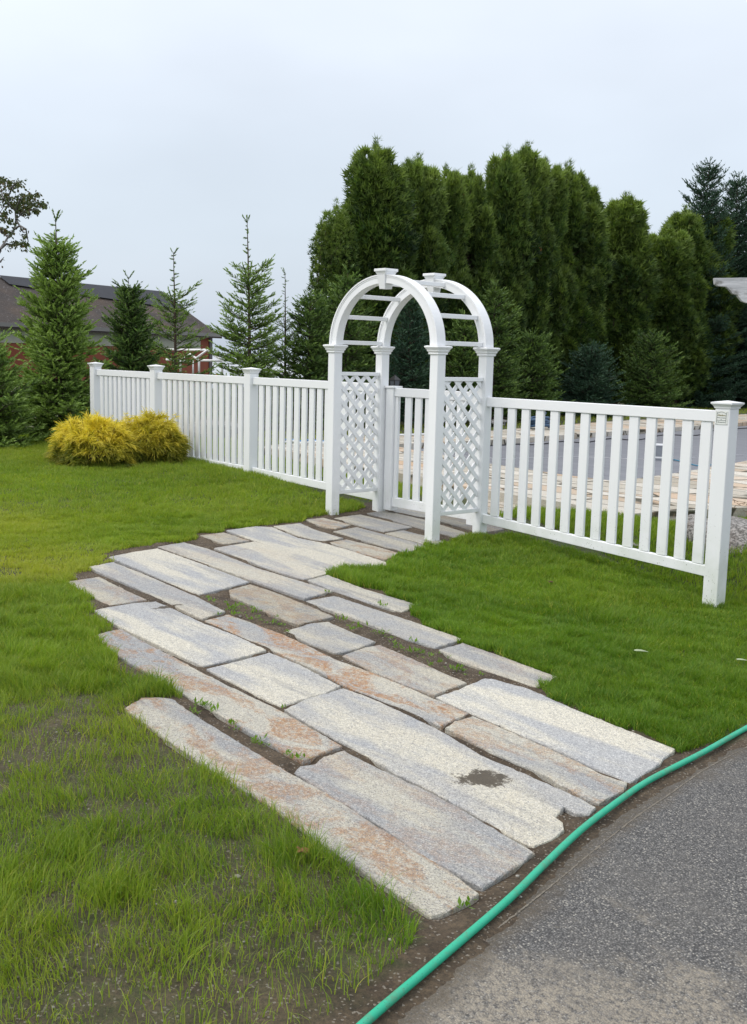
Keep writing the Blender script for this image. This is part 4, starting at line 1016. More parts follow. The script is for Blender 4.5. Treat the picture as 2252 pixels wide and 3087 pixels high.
    Pn, Dn, Ln = np.array(Pl), np.array(Dl), np.array(Ll)
    needle_shoots(Pn, Dn, Ln, np.full(len(Pn), R)*rng.uniform(.8, 1.2, len(Pn)), nn, np.array(vl), np.array(tl), leaf)
    r = (acc_mesh('trunk', wood), acc_mesh('crown', leaf)); rng = keep
    return r
def cedar_meshes(seed, Ht, Rb, n_pl=70, n_sp=12000, L=.17, shape=.75):
    global rng
    keep = rng; rng = np.random.default_rng(seed)
    wood = acc(); leaf = acc()
    zs = np.linspace(0, Ht*.92, 10); 
    for a, b in zip(zs[:-1], zs[1:]): stick(wood, [(0, 0, a)], [(0, 0, b)], [.10*(1-a/Ht)+.01], [.10*(1-b/Ht)+.01], 7)
    # plumes: flame shaped fans; each has centre line rising and outward
    pls = []
    for i in range(n_pl):
        f = (i+rng.random())/n_pl; z = Ht*(.01+.83*f)
        env = Rb*min(1, ((1-z/Ht)*2.6)**shape)*(.84+.16*math.sin(z*1.7+seed))*min(1, .6+z/1.2)
        a = i*2.39996+rng.normal(0, .3); r0 = env*rng.uniform(.40, .95)
        hh = min(rng.uniform(.8, 1.8)*(Ht/8), (Ht*.985-z)*.95); wr = rng.uniform(.26, .52)*min(1, env/Rb+.3)
        pls.append((a, r0, z, hh, wr))
    for i in range(rng.integers(3, 6)):   # leaders
        a = rng.uniform(0, 6.28); pls.append((a, rng.uniform(.15, .42)*Rb, Ht*rng.uniform(.66, .78), Ht*rng.uniform(.17, .23), .22)) 
    pls.append((0, 0, Ht*.70, Ht*.30, .24))
    wts = np.array([p[3]*p[4] for p in pls]); wts /= wts.sum(); cnt = (wts*n_sp).astype(int)
    for (a, r0, z, hh, wr), m in zip(pls, cnt):
        stick(wood, [(0, 0, max(.05, z-.25))], [(r0*math.cos(a), r0*math.sin(a), z+hh*.25)], [.022], [.01], 4)
        stick(wood, [(r0*math.cos(a), r0*math.sin(a), z+hh*.25)], [(r0*.95*math.cos(a), r0*.95*math.sin(a), z+hh*.9)], [.01], [.004], 3)
        u = rng.random(m)**.8; ph = rng.uniform(0, 2*np.pi, m)
        prof = np.sin(np.clip(u*.92+.08, 0, 1)*np.pi)**.7*(1-.35*u)
        rr_ = wr*prof*(1.12-.62*rng.random(m)**1.6)*(1+.25*np.sin(ph*3+z*5)*np.sin(u*9+a))
        cx, cy = math.cos(a), math.sin(a)
        rc = r0*(1-.12*u)
        x = rc*cx+rr_*np.cos(ph); y = rc*cy+rr_*np.sin(ph); zz = z+hh*u
        # direction of spray: up and outward
        ox, oy = np.cos(ph)*.6+cx*.35, np.sin(ph)*.6+cy*.35
        D = np.stack([ox+rng.normal(0, .25, m), oy+rng.normal(0, .25, m), .75+rng.normal(0, .35, m)], 1); D /= np.linalg.norm(D, axis=1, keepdims=True)
        sprays(leaf, np.stack([x, y, zz], 1), D, L*rng.uniform(.6, 1.25, m), np.clip(rng.normal(.42, .22)+rng.normal(0, .28, m), 0, 1), np.clip(rng.normal(.12, .14)+.4*(u**3)+.3*(zz/Ht)**4+rng.normal(0, .2, m), 0, 1))
    for (a, r0, z, hh, wr) in pls[-6:]:
        m = 26; u = rng.random(m); b = np.stack([r0*math.cos(a)+rng.normal(0, .05, m), r0*math.sin(a)+rng.normal(0, .05, m), z+hh*(.93+.17*u)], 1)
        stick(wood, [(r0*math.cos(a), r0*math.sin(a), z+hh*.8)], [(r0*math.cos(a), r0*math.sin(a), z+hh*1.1)], [.008], [.003], 3)
        sprays(leaf, b, np.stack([rng.normal(0, .45, m), rng.normal(0, .45, m), np.full(m, .9)], 1), L*rng.uniform(.5, .9, m), rng.uniform(.3, .8, m), rng.uniform(.2, .7, m), wd=.10)
    r = (acc_mesh('trunk', wood), acc_mesh('crown', leaf)); rng = keep
    return r
def sprays(o, P, D, L, vv, tt, fans=((0, 1.), (.55, .72), (-.55, .72), (1.0, .45), (-1.0, .45)), wd=.17):
    n = len(P); U = rng.normal(size=(n, 3)); U -= D*(U*D).sum(1, keepdims=True); U /= np.linalg.norm(U, axis=1, keepdims=True)
    for ang, ln in fans:
        d = D*math.cos(ang)+U*math.sin(ang); s_ = -D*math.sin(ang)+U*math.cos(ang)
        b = P+D*(L*.25*abs(ang))[:, None]*.6
        V = np.zeros((n, 3, 3)); ww = (L*wd*(.6+.4*ln))[:, None]
        nrm = np.cross(D, U); bend = nrm*(L*rng.normal(0, .12, n))[:, None]
        V[:, 0] = b+d*(L*ln*.35)[:, None]-s_*ww*.5; V[:, 1] = b+d*(L*ln*.35)[:, None]+s_*ww*.5; V[:, 2] = b+d*(L*ln)[:, None]+bend
        k = len_acc(o)+np.arange(n)*3; o['V'].append(V.reshape(-1, 3)); o['T'].append(np.stack([k, k+1, k+2], 1)); o['v'].append(np.repeat(vv, 3)); o['t'].append(np.repeat(tt, 3)); o['c'][0] += 3*n
        # base wedge toward stem
        V = np.zeros((n, 3, 3)); V[:, 0] = b; V[:, 1] = b+d*(L*ln*.36)[:, None]+s_*ww*.5; V[:, 2] = b+d*(L*ln*.36)[:, None]-s_*ww*.5
        k = len_acc(o)+np.arange(n)*3; o['V'].append(V.reshape(-1, 3)); o['T'].append(np.stack([k, k+1, k+2], 1)); o['v'].append(np.repeat(vv*.85, 3)); o['t'].append(np.repeat(tt*.6, 3)); o['c'][0] += 3*n
def plant(name, meshes, mats, loc, label, cat, scale=(1, 1, 1), rz=0, group=None):
    r = empty(name, loc, rz); r.scale = scale; tag(r, label, cat, group)
    for nm, me_, m in zip(('trunk', 'crown'), meshes, mats):
        if not me_.materials: me_.materials.append(m)
        o = bpy.data.objects.new(nm, me_); COL.objects.link(o); o.parent = r
    return r
def depth_of(p): return float(np.dot(np.array(p)-CAM, _fw))
def tree_at(px, by, ty, z):
    """base point on ground height z seen at (px, by) and height of a tree whose top is seen at ty"""
    p = atz(px, by, z); k = depth_of(p)/F_PX; return p, (by-ty)*k*1.005, k
# left hand spruces (each its own mesh)
GS = 'young spruces along the left fence'
def spruce(px, by, ty, wpx, z, seed, label, mat=SPR, group=GS, **kw):
    p, h, k = tree_at(px, by, ty, z)
    m = spruce_meshes(seed, h, wpx*k, **kw)
    return plant('spruce_tree', m, (BARK, mat), tuple(p), label, 'tree', rz=seed*1.3, group=group)
if True:
    spruce(185, 1352, 680, 152, .12, 11, 'large bushy young spruce left of the fence, tallest of the left group', whorls=30, nb=8, leader=.15, dense=1.05, shootL=.19, R=.034, tip=.85, expo=.66, nn=10, step=.10)
    spruce(-30, 1365, 1020, 170, .15, 12, 'low spread spruce cut off by the left edge of the photo', whorls=17, nb=8, leader=.12, shootL=.19, R=.032, tip=.55, expo=.6, nn=10, step=.11)
    spruce(402, 1290, 845, 118, .0, 13, 'dark dense spruce behind the first fence panel', whorls=28, nb=9, leader=.12, dense=1.1, shootL=.20, R=.036, tip=.2, step=.10, expo=.7, nn=9)
    spruce(530, 1275, 775, 150, .0, 14, 'thin open spruce with a long bare leader in front of the barn corner', whorls=13, nb=5, leader=.30, dense=.8, shootL=.19, R=.032, step=.10, tip=.6, expo=.75, nn=9)
    spruce(752, 1290, 684, 150, .0, 15, 'pointed spruce with a tall spire behind the third fence post', whorls=17, nb=7, leader=.27, dense=.9, shootL=.19, R=.034, step=.10, tip=.65, expo=.72, nn=9)
    spruce(858, 1285, 832, 100, .0, 16, 'slender spruce with hooked leader next to the evergreen hedge', whorls=11, nb=5, leader=.38, dense=.8, shootL=.17, R=.022, tip=.6, expo=.8, nn=9)
    GB = 'spruces in front of the tall evergreens'
    for i, (px, by, ty, wpx, mt, lab) in enumerate((
        (925, 1292, 900, 120, SPR, 'bright spruce standing just left of the arbor lattice'),
        (1040, 1290, 830, 130, SPR, 'mid green spruce seen through the left half of the arch'),
        (1230, 1285, 905, 110, SPRB, 'dark spruce seen through the middle of the arch'),
        (1390, 1280, 960, 90, SPR, 'small spruce seen over the right lattice panel'),
        (1480, 1272, 870, 120, SPR, 'light green spruce right beside the rear right arbor post'),
        (1600, 1266, 1010, 110, SPR, 'green spruce above the left part of the right fence panel'),
        (1770, 1254, 1050, 120, SPRB, 'bluish low spruce above the middle of the right fence panel'),
        (1955, 1246, 1010, 120, SPR, 'dense green spruce above the right part of the fence panel'))):
        spruce(px, by, ty, wpx, -.02, 30+i, lab, mt, GB, whorls=18, nb=8, leader=.10, shootL=.24, R=.045, tip=.28 if mt is SPR else .2, expo=.6, nn=7, step=.13)
    # tall evergreens
    GC = 'tall arborvitae row beyond the pool'
    cm = [cedar_meshes(50+i, 8.0, 1.25, n_pl=88, n_sp=25000, L=.29, shape=.60) for i in range(4)]+[cedar_meshes(59, 8.0, 1.25, n_pl=95, n_sp=12500, L=.22, shape=.60)]
    rows = [  # px, base y, top y, half width px
     (1000, 1283, 590, 92, 'leftmost arborvitae with see-through gaps in its side'),
     (1112, 1278, 412, 128, 'tall broad arborvitae, leftmost of the high tops'),
     (1238, 1272, 452, 95, 'arborvitae with a rounded top right of the leftmost high one'),
     (1322, 1268, 486, 90, 'arborvitae with a wispy top above the rear arch of the arbor'),
     (1392, 1265, 490, 90, 'arborvitae between the two highest tops of the row'),
     (1495, 1262, 432, 95, 'high arborvitae just left of the highest one'),
     (1556, 1258, 418, 95, 'highest narrow arborvitae in the middle of the row'),
     (1612, 1256, 466, 85, 'arborvitae right of the highest one'),
     (1676, 1252, 478, 105, 'arborvitae with a domed top right of centre'),
     (1735, 1250, 530, 85, 'lower arborvitae filling the row right of centre'),
     (1852, 1246, 567, 105, 'light green arborvitae left of the notch in the row'),
     (1985, 1242, 665, 90, 'yellowish arborvitae right of the notch in the row'),
     (2030, 1240, 608, 95, 'arborvitae second from the right end of the row'),
     (2100, 1238, 622, 105, 'arborvitae at the right end of the row')]
    for i, (px, by, ty, hw, lab) in enumerate(rows):
        # the row stands a few metres behind the lawn edge
        by2 = by-12; p, h, k = tree_at(px, by2, ty, -.03)
        plant('arborvitae_tree', cm[4 if i == 0 else i % 4], (BARK, CED), tuple(p), lab, 'tree', (hw*k/1.25*1.0, hw*k/1.25*1.0, h/8.7), i*1.7, GC)
    GD = 'dark spruces behind the right end of the row'
    dm = [spruce_meshes(80+i, 9.0, 2.3, whorls=36, nb=10, leader=.06, dense=1.2, shootL=.30, R=.055, tip=.1, expo=.55, nn=7, skirt=.03, step=.16) for i in range(2)]
    for i, (px, by, ty, hw, lab) in enumerate(((2085, 1228, 515, 140, 'tall dark spruce with the highest tip at right'), (2182, 1226, 550, 150, 'broad dark spruce behind the pergola beam'), (2262, 1225, 556, 150, 'dark spruce cut off by the right edge of the photo'), (2330, 1232, 620, 160, 'dark spruce beyond the right edge behind the end post'))):
        p, h, k = tree_at(px, by, ty, -.05)
        plant('spruce_tree', dm[i % 2], (BARK, SPRB), tuple(p), lab, 'tree', (hw*k/2.3, hw*k/2.3, h/9.0), i*2.1, GD)

# golden thread-leaf shrubs ----------------------------------------------------
def gold_bush(px, by, wpx, hpx, seed, label, yel):
    global rng
    keep = rng; rng = np.random.default_rng(seed)
    p = atg(px, by); k = depth_of(p)/F_PX; a, h = wpx*k/2, hpx*k
    c = p + np.array([-math.sin(YAW), math.cos(YAW), 0])*a*.75; c[2] = float(H(c[0], c[1]))
    leaf = acc(); wood = acc()
    nc = 620; per = 30; n = nc*per
    def shell(th, cz, dep):
        rr_ = (1-cz**2.4)**.5
        lump = 1+.13*np.sin(th*3+seed)*(1-cz)+.09*np.sin(cz*9+th*5)+.06*np.sin(th*11+cz*7+seed)
        return np.stack([a*rr_*np.cos(th)*lump*dep, a*.9*rr_*np.sin(th)*lump*dep, h*(.03+.93*cz)*lump*dep], 1), np.stack([np.cos(th)*rr_, np.sin(th)*rr_, cz*.55], 1)
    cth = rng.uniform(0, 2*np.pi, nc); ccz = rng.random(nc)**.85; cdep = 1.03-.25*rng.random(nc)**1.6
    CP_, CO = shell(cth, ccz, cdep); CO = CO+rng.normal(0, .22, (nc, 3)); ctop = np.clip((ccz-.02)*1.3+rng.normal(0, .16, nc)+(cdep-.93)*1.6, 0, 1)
    cL = rng.uniform(.7, 1.35, nc)
    ci = np.repeat(np.arange(nc), per); P = CP_[ci]+rng.normal(0, .014, (n, 3)); D = CO[ci]+rng.normal(0, .38, (n, 3)); D[:, 2] += .1; D /= np.linalg.norm(D, axis=1, keepdims=True)
    L = rng.uniform(.05, .13, n)*cL[ci]; w_ = rng.uniform(.0035, .006, n)*1.3
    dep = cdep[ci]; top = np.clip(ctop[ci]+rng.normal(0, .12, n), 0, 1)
    # curved drooping thread: 3 segments ribbon
    S_ = np.cross(D, rng.normal(size=(n, 3))); S_ /= np.linalg.norm(S_, axis=1, keepdims=True)
    pr = P; d = D.copy(); 
    for s_ in range(3):
        d2 = d.copy(); d2[:, 2] -= .38; d2 /= np.linalg.norm(d2, axis=1, keepdims=True)
        q = pr+d*(L/3)[:, None]; wa_, wb = w_*(1-s_*.28), w_*(1-(s_+1)*.28)
        V = np.zeros((n, 4, 3)); V[:, 0] = pr-S_*wa_[:, None]; V[:, 1] = pr+S_*wa_[:, None]; V[:, 2] = q+S_*wb[:, None]; V[:, 3] = q-S_*wb[:, None]
        b = len_acc(leaf)+np.arange(n)*4; leaf['V'].append(V.reshape(-1, 3)); leaf['T'] += [np.stack([b, b+1, b+2], 1), np.stack([b, b+2, b+3], 1)]
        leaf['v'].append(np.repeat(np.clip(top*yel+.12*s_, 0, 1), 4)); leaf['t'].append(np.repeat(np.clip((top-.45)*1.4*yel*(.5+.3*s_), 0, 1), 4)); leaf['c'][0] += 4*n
        pr = q; d = d2
    for i in range(60):
        t_ = rng.uniform(0, 6.28); f_ = rng.uniform(.3, .95); stick(wood, [(0, 0, 0)], [(a*.75*math.cos(t_)*math.sqrt(1-f_*f_), a*.7*math.sin(t_)*math.sqrt(1-f_*f_), h*.85*f_)], [.008], [.003], 4)
    for i in range(7):     # long whips standing out
        t_ = rng.uniform(0, 6.28); b0 = np.array([a*.6*math.cos(t_), a*.6*math.sin(t_), h*.7]); b1 = b0+np.array([math.cos(t_)*.12, math.sin(t_)*.12, .22])
        stick(wood, [b0], [b1], [.003], [.0015], 3); q = np.repeat(b1[None], 14, 0)-rng.random((14, 1))*(b1-b0)*.5
        sprays(leaf, q, np.stack([rng.normal(0, .7, 14), rng.normal(0, .7, 14), rng.normal(-.1, .4, 14)], 1)+1e-3, np.full(14, .07), np.full(14, .9), np.full(14, .8), fans=((0, 1.), (.5, .7)), wd=.10)
    m = (acc_mesh('stems', wood), acc_mesh('foliage', leaf)); rng = keep
    r = empty('golden_shrub', c); tag(r, label, 'shrub', 'golden thread-leaf shrubs')
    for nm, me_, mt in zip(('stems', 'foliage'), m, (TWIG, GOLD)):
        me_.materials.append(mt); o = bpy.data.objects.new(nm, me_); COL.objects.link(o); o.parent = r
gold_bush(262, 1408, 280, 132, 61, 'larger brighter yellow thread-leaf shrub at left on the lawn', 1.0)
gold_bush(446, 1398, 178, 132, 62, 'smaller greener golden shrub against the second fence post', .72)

# branch of a broadleaf tree entering at top left ------------------------------
def broadleaf():
    base = atD(-170, 1250, 13.0); zg = float(H(base[0], base[1])); base = np.array([base[0], base[1], zg])
    o_ = Vector(base); r = empty('broadleaf_tree', tuple(base)); tag(r, 'thin leafed broadleaf tree reaching in at the upper left', 'tree')
    wood = acc(); leaf = acc()
    def P(x, y, dd=0): return atD(x, y, 13.0+dd)-base
    trunk = [np.zeros(3), P(-165, 1100), P(-130, 950), P(-60, 840), P(0, 752), P(30, 710), P(48, 680), P(50, 640), P(64, 652-10)]
    for i in range(4): stick(wood, [trunk[i]], [trunk[i+1]], [.09-.016*i], [.09-.016*(i+1)], 7)
    br = [[(0,752),(25,715),(44,690),(48,662),(62,648),(75,640),(92,636),(112,630)], [(48,662),(46,635),(30,620),(12,623),(0,640)], [(62,648),(50,635),(30,622),(25,600),(32,570),(20,545),(5,532)], [(44,690),(60,680),(78,690),(85,748-20),(80,735)],
          [(0,752),(20,735),(45,740),(62,738),(75,742),(85,755)], [(62,648),(85,628),(105,612),(125,612),(145,618)], [(50,635),(60,600),(85,590),(100,588),(112,580)], [(30,620),(10,600),(5,580),(15,560)], [(0,790),(12,775)], [(25,715),(5,700),(0,690)], [(48,662),(70,700),(80,700)],
          [(30,570),(50,550),(62,552)], [(0,640),(-20,620),(-30,580)], [(5,700),(-15,690)], [(0,752),(-40,740),(-60,690)]]
    tips = []
    for b in br:
        pts = [P(x, y, rng.normal(0, .25)) for x, y in b]
        rr_ = np.linspace(.014, .003, len(pts))
        stick(wood, pts[:-1], pts[1:], rr_[:-1], rr_[1:], 5)
        for a, c in zip(pts[:-1], pts[1:]):
            for _ in range(7): tips.append(a+(c-a)*rng.random())
    clus = [(12,545,18),(30,560,22),(55,555,18),(12,590,25),(35,610,22),(60,600,26),(85,600,22),(90,620,20),(70,625,22),(100,632,16),(118,612,12),(135,617,12),(8,655,18),(30,665,12),(40,735,14),(62,732,14),(76,738,10),(10,690,14),(28,700,12),(72,712,9),(112,585,7),(15,640,10),(-20,600,30),(-30,680,30),(95,590,14),(48,625,16),(80,640,12),(110,636,9),(6,545,12)]
    LP = []
    for cx_, cy_, rr_ in clus:
        m = int(rr_*3.6)
        for _ in range(m): LP.append(P(cx_+rng.normal(0, rr_*.55), cy_+rng.normal(0, rr_*.42), rng.normal(0, .22)))
    for t_ in tips:
        if rng.random() < .4: LP.append(t_+rng.normal(0, .03, 3))
    LP = np.array(LP); n = len(LP)
    D = np.stack([rng.normal(0, .7, n), rng.normal(0, .7, n), rng.normal(-.7, .4, n)], 1); D /= np.linalg.norm(D, axis=1, keepdims=True)
    U = np.cross(D, rng.normal(size=(n, 3))); U /= np.linalg.norm(U, axis=1, keepdims=True); L = rng.uniform(.03, .055, n)
    V = np.zeros((n, 4, 3)); V[:, 0] = LP; V[:, 1] = LP+D*(L*.5)[:, None]+U*(L*.30)[:, None]; V[:, 2] = LP+D*L[:, None]; V[:, 3] = LP+D*(L*.5)[:, None]-U*(L*.30)[:, None]
    b_ = np.arange(n)*4; leaf['V'].append(V.reshape(-1, 3)); leaf['T'] += [np.stack([b_, b_+1, b_+2], 1), np.stack([b_, b_+2, b_+3], 1)]; leaf['v'].append(np.repeat(rng.random(n), 4)); leaf['t'].append(np.repeat((rng.random(n) < .12)*.8, 4)); leaf['c'][0] += 4*n
    for nm, me_, mt in (('trunk', acc_mesh('trunk', wood), m_plain('grey_bark', (.13, .125, .12), .9)), ('leaves', acc_mesh('leaves', leaf), LEAFM)):
        me_.materials.append(mt); o = bpy.data.objects.new(nm, me_); COL.objects.link(o); o.parent = r
broadleaf()

# ------------------------------------------------------------------ barn, pipe frame
def barn():
    DR = 80.0; c1 = atD(637, 1006, DR); zE = c1[2]; c0 = atz(0, 973, zE)
    d = c1-c0; d[2] = 0; Ln = np.linalg.norm(d); d /= Ln; pr = np.array([-d[1], d[0], 0])
    if np.dot(pr, _fw) < 0: pr = -pr
    # half width so that the ridge end is seen at x=469
    best = min(np.arange(2, 14, .05), key=lambda w_: abs(np.dot(c1+pr*w_-CAM, _r2)/np.dot(c1+pr*w_-CAM, _fw)*F_PX+1126-469))
    re = c1+pr*best; zr = atD(469, 885, np.dot(re-CAM, _fw))[2]
    base = np.array([c1[0], c1[1], -4.5]); r = empty('barn', tuple(base)); tag(r, 'long rust red barn with a worn dark shingle roof beyond the spruces', 'barn')
    RED = m_plain('rust_red_boards', (.20, .055, .028), .9, .25, 1.2, bump=0); PAL = m_plain('grey_green_boards', (.33, .34, .28), .9, .12, 3, bump=0); TRIM = m_plain('dark_trim', (.09, .085, .085), .8); RF = m_roof(); GREYT = m_plain('grey_trim', (.19, .185, .18), .8)
    X0, X1 = -(Ln+26), 0.0
    def T(bm):
        M = Matrix(((d[0], pr[0], 0, 0), (d[1], pr[1], 0, 0), (0, 0, 1, 0), (0, 0, 0, 1))); bmesh.ops.transform(bm, matrix=M, verts=bm.verts); return bm
    zb = -1.0; ze = zE-base[2]; zR = zr-base[2]; wB = best*2
    bm = bmesh.new(); add_box(bm, X0, X1, 0, wB, zb, ze-.05, 0)
    g = [bm.verts.new(q) for q in ((X1, 0, ze-.05), (X1, wB, ze-.05), (X1, best, zR-.1), (X0, 0, ze-.05), (X0, wB, ze-.05), (X0, best, zR-.1))]
    bm.faces.new(g[:3]); bm.faces.new(g[3:][::-1]); bm.faces.new((g[0], g[3], g[5], g[2])); bm.faces.new((g[1], g[2], g[5], g[4]))
    bm_obj('wall', T(bm), RED, r)
    bm = bmesh.new(); add_box(bm, X1-1.3-0, X1-26, -.05, -.003, ze-1.15, ze-.06, 0); bm_obj('upper_panel', T(bm), PAL, r)
    bm = bmesh.new(); add_box(bm, X1-.28, X1+.05, -.08, -.003, zb, ze-.06, 0); bm_obj('corner_board', T(bm), TRIM, r)
    bm = bmesh.new(); add_box(bm, X0-.5, X1+.6, -.55, -.40, ze-.22, ze+.02, 0); bm_obj('eave_board', T(bm), GREYT, r)
    bm = bmesh.new(); sl = (zR-ze)/best
    for s_ in (0, 1):
        ya, yb = (-.5, best) if s_ == 0 else (wB+.5, best)
        za = ze-.5*sl+.08; vs = []
        for x in (X0-.6, X1+.65):
            vs += [bm.verts.new((x, ya, za)), bm.verts.new((x, yb, zR+.08+(.001*s_))), bm.verts.new((x, yb, zR-.06)), bm.verts.new((x, ya, za-.14))]
        for q in ((0, 1, 5, 4), (1, 2, 6, 5), (2, 3, 7, 6), (3, 0, 4, 7), (0, 3, 2, 1), (4, 5, 6, 7)): bm.faces.new([vs[i] for i in q])
    bmesh.ops.recalc_face_normals(bm, faces=bm.faces[:]); rfo = bm_obj('roof', T(bm), RF, r)
    bm = bmesh.new(); x1 = X1+.66; vs = []
    for x, yb_ in ((x1, best*.52), (X1-15, best*.80)):
        for y_ in (yb_, best-.02): vs.append(bm.verts.new((x, y_, ze+y_*sl+.075+.14)))
    bm.faces.new((vs[0], vs[1], vs[3], vs[2])); bm_obj('new_shingles', T(bm), m_plain('dark_grey_shingles', (.035, .038, .047), .9, .3, 2, bump=0), rfo)
    bm = bmesh.new(); q = atD(110, 832, 80.); 
    tube(bm, [(X1-22, best, zR), (X1-22, best, zR+.9)], .05, 6); bm_obj('vent_pipe', T(bm), TRIM, r)
barn()
PIPE = m_plain('white_pipe', (.78, .78, .78), .4, bump=0)
def pipe_frame():
    D = 40.; base = atD(640, 1150, D); r = empty('canopy_frame', tuple(base)); tag(r, 'white tube frame of a small canopy without its cover beyond the fence', 'canopy frame')
    def L(*pp):
        bm = bmesh.new(); tube(bm, [Vector(atD(x, y, D+dd)-base) for x, y, dd in pp], .05, 6); bm_obj('tube', bm, PIPE, r, True)
    L((669,1135,0),(671,1088,0),(625,1055,0),(592,1080,0)); L((600,1132,0),(600,1086,0),(573,1068,0),(545,1086,0),(545,1130,0))
    L((582,1130,6),(582,1088,6),(500,1084,6)); L((600,1086,0),(671,1088,0)); L((500,1053,4),(573,1055,2),(625,1055,0))
pipe_frame()
p = atD(656, 1135, 30.); bm = bmesh.new(); bmesh.ops.create_uvsphere(bm, u_segments=16, v_segments=10, radius=.075); bmesh.ops.scale(bm, vec=(1.2, 1.2, 1.0), verts=bm.verts)
tube(bm, [(0, 0, -.9), (0, 0, -.06)], .02, 6)
o = bm_obj('marker_buoy', bm, m_plain('red_paint', (.42, .02, .02), .4, bump=0), None, True); o.location = Vector(p); tag(o, 'small red round marker just showing above the left fence rail', 'buoy')

# ------------------------------------------------------------------ small things on the ground
def pebbles():
    bm = bmesh.new(); tmpl = []
    cand = 0; px_list = []
    while len(px_list) < 380 and cand < 6000:
        cand += 1; x, y = rng.uniform(-.5, 5.6), rng.uniform(-7.1, -.6)
        v, d = visible(np.array([x]), np.array([y]), 0, 20)
        if not v[0]: continue
        ar = np.array([x]), np.array([y])
        if any(inside(*ar, P_)[0] for P_ in slab_polys) or inside(*ar, ASPH_POLY)[0]: continue
        dn = lawn_ctrl(*ar)[0][0]; bed = inside(*ar, BED)[0]
        if not bed and dn > .75: continue
        px_list.append((x, y))
    for x, y in px_list:
        s_ = rng.lognormal(-5.75, .38); r_ = bmesh.ops.create_icosphere(bm, subdivisions=1, radius=s_)
        M = Matrix.Translation((x, y, float(H(x, y))+s_*.3)) @ Matrix.Rotation(rng.uniform(0, 6), 4, 'Z') @ Matrix.Diagonal((rng.uniform(.8, 1.5), rng.uniform(.7, 1.2), rng.uniform(.4, .8), 1))
        bmesh.ops.transform(bm, matrix=M, verts=r_['verts'])
    k = N('pebble_stone'); p_ = k.pos(); k.col(k.mix(k.noise(p_, 9, 2), (.10, .095, .09), (.48, .45, .40))).rough(.9)
    tag(bm_obj('pebbles', bm, k.m, None, True), 'small pebbles scattered over the bare soil', 'pebbles', kind='stuff')
pebbles()
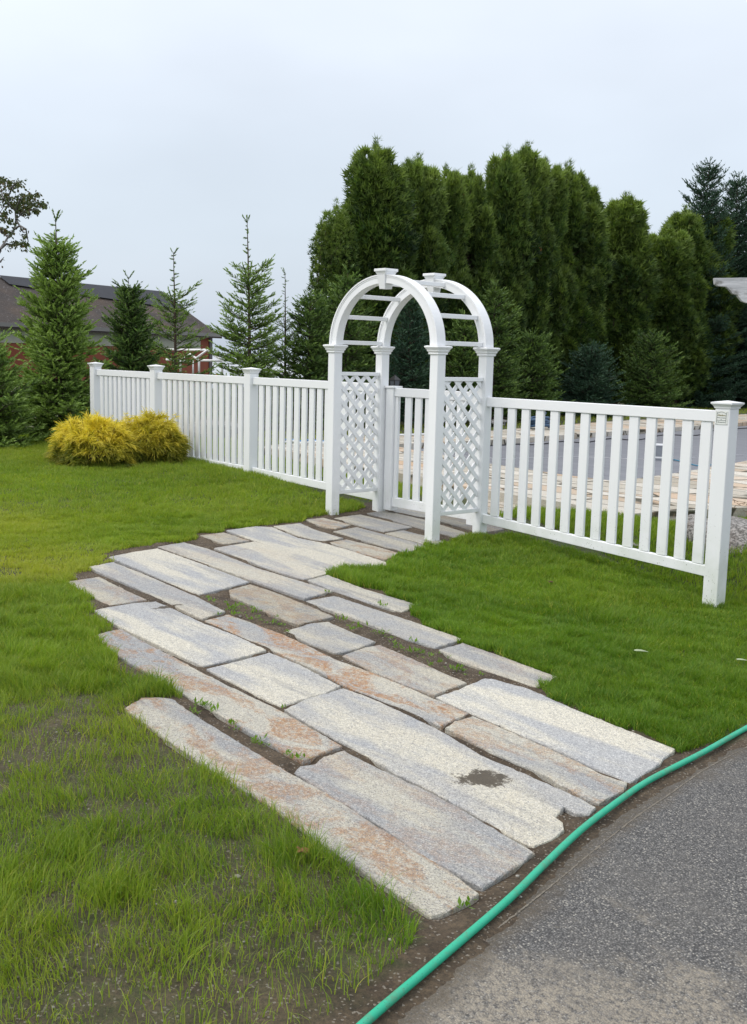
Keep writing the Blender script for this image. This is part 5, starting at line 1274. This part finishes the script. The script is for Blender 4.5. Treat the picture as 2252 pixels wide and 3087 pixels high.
def weeds():
    o = acc()
    gaps = [((450,2080),(880,2300)),((600,1810),(880,1905)),((1020,1870),(1400,2050)),((560,1815),(900,1900)),((1100,1900),(1420,2045))]
    spots = [(a[0]+(b[0]-a[0])*t_+rng.normal(0, 14), a[1]+(b[1]-a[1])*t_+rng.normal(0, 10)) for a, b in gaps for t_ in rng.random(16)]+[(540,2160),(610,2200),(640,2150),(700,2190),(712,2185),(770,2240),(790,2250),(600,2130),(500,2090),(820,1830),(780,1850),(730,1830),(700,1800),(870,1850),(1090,1895),(1180,1930),(1210,1960),(1250,1940),(1140,1880),(1300,1985),(1320,1975),(1380,2025),(1400,2030),(1350,1990),(1450,2040),(980,2070),(1000,2075),(530,1680),(545,1670),(1390,2640),(1410,2745),(1110,1800),(1150,1830),(1250,1835),(330,1815),(350,1820),(1750,2130),(1640,2070),(1850,2400),(1540,2130),(990,1790),(1380,1600),(560,1740),(850,2140)]
    for px, py in spots:
        p = atg(px, py)
        if any(inside(p[:1], p[1:2], P_)[0] for P_ in slab_polys): continue
        big = rng.uniform(.35, .95)
        m = rng.integers(8, 20); P = np.repeat((p+[0, 0, .004])[None], m, 0)+rng.normal(0, .018*big, (m, 3))*[1, 1, .1]
        P[:, 2] = H(P[:, 0], P[:, 1])+.012
        D = np.stack([rng.normal(0, .8, m), rng.normal(0, .8, m), rng.uniform(.3, 1.0, m)], 1); D /= np.linalg.norm(D, axis=1, keepdims=True)
        L = rng.uniform(.018, .05, m)*big; U = np.cross(D, [0, 0, 1.]); U /= np.linalg.norm(U, axis=1, keepdims=True)
        V = np.zeros((m, 4, 3)); V[:, 0] = P; V[:, 1] = P+D*(L*.5)[:, None]+U*(L*.16)[:, None]; V[:, 2] = P+D*L[:, None]; V[:, 3] = P+D*(L*.5)[:, None]-U*(L*.16)[:, None]
        b_ = o['c'][0]+np.arange(m)*4; o['V'].append(V.reshape(-1, 3)); o['T'] += [np.stack([b_, b_+1, b_+2], 1), np.stack([b_, b_+2, b_+3], 1)]; o['v'].append(np.repeat(rng.random(m)*.4, 4)); o['t'].append(np.repeat(rng.uniform(0, .08, m), 4)); o['c'][0] += 4*m
    tag(link('weeds', acc_mesh('weeds', o), GRASS), 'small green weeds growing in the joints between the slabs', 'weeds', kind='stuff')
weeds()
def dead_leaf(px, py, L, col, label, lobes, dz=.05):
    p = atg(px, py); bm = bmesh.new(); vs = []; n = 26
    for k in range(n):
        t = 2*math.pi*k/n; r = L*(1 if not lobes else .55+.45*abs(math.cos(t*2.5)))
        x, y = r*math.cos(t), r*math.sin(t)*(.26*(1-.5*math.cos(t)) if not lobes else .85); vs.append(bm.verts.new((x, y, (.15*L*math.sin(3*t) if lobes else -.1*L*(x/L)**2))))
    c = bm.verts.new((0, 0, .12*L))
    for k in range(n): bm.faces.new((vs[k], vs[(k+1) % n], c))
    r_ = bmesh.ops.extrude_face_region(bm, geom=bm.faces[:]); bmesh.ops.translate(bm, vec=(0, 0, -.0012), verts=[v_ for v_ in r_['geom'] if isinstance(v_, bmesh.types.BMVert)])
    bmesh.ops.recalc_face_normals(bm, faces=bm.faces[:])
    o = bm_obj('leaf', bm, m_plain('dry_leaf_'+label.split()[0], col, .7, .3, 80)); o.location = (p[0], p[1], p[2]+dz); o.rotation_euler = (.15, .1, rng.uniform(.3, 1)); tag(o, label, 'leaf')
dead_leaf(1932, 1985, .045, (.30, .36, .22), 'pale curled leaf lying on the right lawn', False)
dead_leaf(912, 2596, .024, (.20, .085, .03), 'brown lobed leaf in the grass below the front slab', True, .04)
dead_leaf(2236, 2012, .035, (.32, .38, .24), 'small light leaf at the right edge of the lawn', False)
dead_leaf(1658, 1768, .03, (.09, .04, .02), 'dark red crumpled leaf in the grass near the fence', True, .04)
